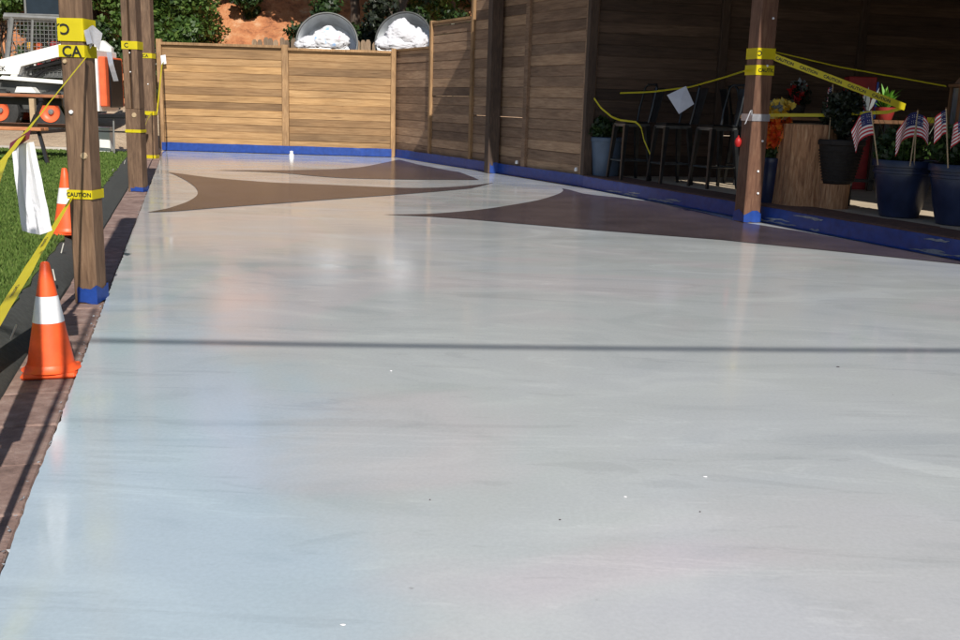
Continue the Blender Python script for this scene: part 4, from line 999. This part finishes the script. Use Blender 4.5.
# log stump
lg = G(803, 207, KZ); o = empty('log_stump', (lg.x+.05, lg.y+.22, KZ), 0, 'tall upright log stump with split bark beside the cedar post', 'log')
mb = MB(); random.seed(17); nseg = 64; base = []
for (z, sc_) in ((0, 1.06), (.05, 1.03), (.2, 1.0), (.4, .985), (.6, .985), (.8, .985), (.835, .975)):
    for k in range(nseg):
        a = 6.2832*k/nseg; r_ = .292*sc_*(1+.05*math.sin(2*a+1)+.03*math.sin(5*a))+.022*noise.noise(Vector((math.cos(a)*9, math.sin(a)*9, z*1.2)))+.012*noise.noise(Vector((math.cos(a)*22, math.sin(a)*22, z*2)))
        mb.v.append((r_*math.cos(a), r_*math.sin(a), z))
for i in range(6):
    for k in range(nseg): q = i*nseg; mb.f.append((q+k, q+(k+1) % nseg, q+nseg+(k+1) % nseg, q+nseg+k)); mb.mi.append(0)
mb.build('bark', M_bark, o)
mb = MB(); mb.lathe([(0, .842), (.15, .845), (.266, .832)], 32); mb.build('cut_top', M_logtop, o)
# basket planter on a short log
bk = W(834, 190, 10.35); o = empty('log_block', (bk.x-.02, bk.y, KZ), 0, 'short dark log block carrying the basket planter', 'log')
mb = MB(); mb.lathe([(0, 0), (.17, 0), (.165, .1), (.17, .25), (0, .252)], 28, wob=.04); mb.build('bark', M_bark, o)
Pk, hk = pot('basket_planter', (bk.x+.01, bk.y, KZ+.255), [(.155, 0), (.165, .015), (.20, .20), (.232, .38), (.25, .39), (.25, .43), (.24, .44)], M_wick, 'dark woven basket planter with a round dark shrub and one flag', 'planter')
mbk = MB()
for zz in range(1, 12):
    r_ = .165+.07*zz/12; mbk.tube([(r_*1.015*math.cos(6.2832*i/24), r_*1.015*math.sin(6.2832*i/24), .03*zz+.006*(i % 2)) for i in range(25)], .008, 4, caps=False)
mbk.build('weave', M_wick, Pk)
foliage(Pk, hk, .27, .46, 4200, .032, M_leafD, 91)
# flower pot behind the post
fl = W(767, 190, 10.62); Pf, hf = pot('flower_pot', (fl.x, fl.y, KZ), [(.08, 0), (.085, .01), (.10, .3), (.108, .42), (.112, .43), (.112, .47), (.108, .48)], M_navy, 'dark pot of orange red and yellow flowers behind the cedar post', 'planter')
foliage(Pf, hf, .17, .45, 420, .045, M_leafB, 95); stems(Pf, hf, .2, .45, 16, 94); foliage(Pf, hf, .20, .34, 800, .055, M_pet_o, 96, .14, 'orange_flowers'); foliage(Pf, hf, .24, .16, 460, .055, M_pet_y, 97, .42, 'yellow_flowers'); foliage(Pf, hf, .2, .12, 60, .05, M_leafS, 98, .46, 'silver_leaves')

# bar table behind, with plants on it
ta = W(770, 117, 12.0); tz = 1.02; bt = empty('bar_table', (4.9, 12.65, KZ), R(-8), 'long dark bar table behind the pots carrying potted plants', 'table')
mb = MB(); mb.box((-1.75, -.30, .86), (.1, .35, .90), bev=.005); mb.build('top', M_bronze, bt)
for x in (-1.65, 0.0):
    for y in (-.24, .28): mb = MB(); mb.box((x-.03, y-.03, 0), (x+.03, y+.03, .859)); mb.build('leg', M_black, bt)
mb = MB(); mb.box((-1.62, -.02, .12), (-.03, .02, .16)); mb.build('stretcher', M_black, bt)
TZ = KZ+.90
sp_ = W(893, 117, 10.72); sdt = empty('side_table', (sp_.x, sp_.y, KZ), R(-3), 'narrow bronze topped table behind the navy pots with lime plant', 'table')
mb = MB(); mb.box((-.46, -.14, .86), (.85, .16, .90), bev=.005); mb.build('top', M_bronze, sdt)
for x in (-.40, .79):
    for y in (-.09, .11): mb = MB(); mb.box((x-.02, y-.02, 0), (x+.02, y+.02, .859)); mb.build('leg', M_black, sdt)
def on_side(px):
    p = W(px, 110, 10.72); return (p.x, p.y, TZ)
def on_table(px, dy=0):
    p = W(px, 110, 12.0+dy); return (p.x, p.y, TZ)
Pr, hr = pot('red_pot', on_side(885), [(.07, 0), (.075, .005), (.10, .10), (.105, .13)], M_terra, 'red pot with a spiky lime green plant on the narrow table', 'planter')
mb = MB(); random.seed(23)
for i in range(26):
    a = random.uniform(0, 6.28); L_ = random.uniform(.2, .36); el = random.uniform(.55, 1.4); d = Vector((math.cos(a)*math.cos(el), math.sin(a)*math.cos(el), math.sin(el))); s_ = d.cross(UPV).normalized()
    p0 = Vector((0, 0, hr-.03)); p1_ = p0+d*L_*.6; p2_ = p0+d*L_+Vector((0, 0, -L_*.18)); w = .018
    mb.add([p0, p1_-s_*w, p2_, p1_+s_*w], [(0, 1, 2, 3)])
mb.build('blades', M_leafG, Pr)
Ps, hs = pot('small_pot', on_side(868), [(.05, 0), (.055, .004), (.07, .09)], M_wick, 'small dark pot with upright silver leaves beside the red pot', 'planter')
mb = MB()
for i in range(8):
    a = random.uniform(0, 6.28); d = Vector((math.cos(a)*.35, math.sin(a)*.35, 1)).normalized(); s_ = d.cross(Vector((0, 1, .1))).normalized(); p0 = Vector((0, 0, hs-.03)); L_ = random.uniform(.16, .3)
    mb.add([p0, p0+d*L_*.5-s_*.02, p0+d*L_, p0+d*L_*.5+s_*.02], [(0, 1, 2, 3)])
mb.build('leaves', M_leafS, Ps)
Pq, hq = pot('red_flower_pot', on_table(797, .75), [(.07, 0), (.075, .005), (.10, .12), (.105, .14)], M_wick, 'dark pot of deep red flowers on the bar table', 'planter')
foliage(Pq, hq, .17, .26, 60, .05, M_pet_r, 101, name='red_flowers'); foliage(Pq, hq, .17, .28, 120, .06, M_leafD, 102); foliage(Pq, hq, .12, .2, 24, .07, M_leafS, 103, .12, 'silver_leaves')
# red and blue display case behind
cb_ = W(853, 150, 13.2); o = empty('display_case', (cb_.x, cb_.y, KZ), R(-6), 'deep red display case with blue side standing behind the bar table', 'case')
mb = MB(); mb.box((-.17, -.15, 0), (.17, .15, 1.42), bev=.01); mb.build('body', M_red, o); mb = MB(); mb.box((.171, -.14, .9), (.20, .14, 1.36), bev=.005); mb.build('side_panel', M_bluepl, o)
bb = on_side(857); mb = MB(); mb.box((-.07, -.05, 0), (.07, .05, .10), bev=.02); tag(mb.build('blue_tub', M_bluepl, None, bb), 'small bright blue tub on the narrow table by the small pot', 'tub')

# lantern post at the right
lp = W(954, 150, 9.15); o = empty('lantern_post', (lp.x+.02, lp.y, KZ), R(5), 'bronze capped lantern post with glass body beyond the navy pots', 'lantern')
hz = zat(Vector((lp.x, lp.y, KZ)), 77)
mb = MB(); mb.box((-.03, -.03, 0), (.03, .03, hz-.62)); mb.build('stand', M_black, o)
mb = MB(); mb.box((-.085, -.085, hz-.619), (.085, .085, hz-.59)); mb.build('tray', M_bronze, o)
mb = MB()
for sx in (-1, 1):
    for sy in (-1, 1): mb.box((sx*.075-.01, sy*.075-.01, hz-.589), (sx*.075+.01, sy*.075+.01, hz-.09))
mb.build('frame', M_bronze, o)
mb = MB(); mb.box((-.062, -.062, hz-.585), (.062, .062, hz-.095)); mb.build('glass_body', plain('smoky_glass', (.10, .11, .12), .15, 0, .2, 6), o)
mb = MB(); mb.box((-.10, -.10, hz-.089), (.10, .10, hz-.06), bev=.006); mb.lathe([(.095, hz-.059), (.05, hz), (0, hz+.004)], 4); mb.build('cap', M_bronze, o)

# ------------------------------------------------------------------ flags
def flag(base, top, hoist, fly, label, seed, drop=.8, edge=1.0):
    b = Vector(base); t = Vector(top); o = empty('stick_flag', b, 0, label, 'flag', 'small flags stuck in the planters'); d = (t-b)
    mb = MB(); mb.tube([(0, 0, 0), d], .006, 6); mb.build('stick', M_dowel, o)
    mb = MB(); mb.lathe([(0, -.01), (.011, 0), (0, .014)], 8); mb.build('finial', M_bronze, o, d)
    nu, nv = 14, 13; u_ = d.normalized(); side_ = Vector((edge, -.35, 0)).normalized()
    vs = []; nrm = u_.cross(side_).normalized()
    for j in range(nv+1):
        for i in range(nu+1):
            s_ = i/nu; h_ = j/nv
            p = d*.965 - u_*hoist*(1-h_) + side_*fly*s_*(1-.45*drop*s_) + Vector((0, 0, -fly*drop*s_*s_*.75)) + nrm*.022*math.sin(s_*7+seed+h_*1.5)*s_
            vs.append(p)
    fs_ = []; mi = []
    for j in range(nv):
        for i in range(nu):
            q = j*(nu+1)+i; fs_.append((q, q+1, q+nu+2, q+nu+1)); mi.append(2 if (i < nu*.42 and j >= 6) else (0 if j % 2 == 0 else 1))
    mb = MB(); mb.v = [tuple(v) for v in vs]; mb.f = fs_; mb.mi = mi; c_ = mb.build('cloth', [M_fred, M_fwhite, M_fblue], o, smooth=True)
    st_ = MB(); k = 0
    for r_ in range(4):
        for c in range(5):
            q = (7+r_*1.5); i = .7+c*1.1; jj = int(q); ii = int(i); p = vs[jj*(nu+1)+ii].lerp(vs[(jj+1)*(nu+1)+ii+1], .5)
            for sg in (1, -1):
                e_ = nrm*.0025*sg; a_ = side_*.004; bb_ = u_*.004; st_.add([p+e_-a_, p+e_-bb_, p+e_+a_, p+e_+bb_], [(0, 1, 2, 3)])
    st_.build('stars', M_fwhite, c_)
    return o
def fl_px(bx, by, tx, ty, Y, *a, **k): return flag(W(bx, by, Y), W(tx, ty, Y-.03), *a, **k)
fl_px(878, 165, 871, 110, 9.30, .21, .30, 'small striped flag hanging towards the basket planter from the first navy pot', 1, .75, -1)
fl_px(910, 166, 918, 110, 9.25, .22, .30, 'small striped flag with a folded drape in the first navy pot', 2, .8, -1)
fl_px(914, 166, 917, 112, 9.33, .20, .16, 'second striped flag overlapping the folded one in the first navy pot', 3.3, .7, 1)
fl_px(948, 168, 946, 108, 8.75, .20, .16, 'small striped flag in the navy pot next to the lantern post', 4, .8, -1)
fl_px(961, 170, 964, 118, 8.70, .18, .16, 'small striped flag at the right rim of the pot by the lantern post', 5, .7, -1)
fl_px(828, 150, 833, 84, 10.30, .20, .10, 'faded small flag seen nearly edge on in the basket planter', 6, .9, -1)
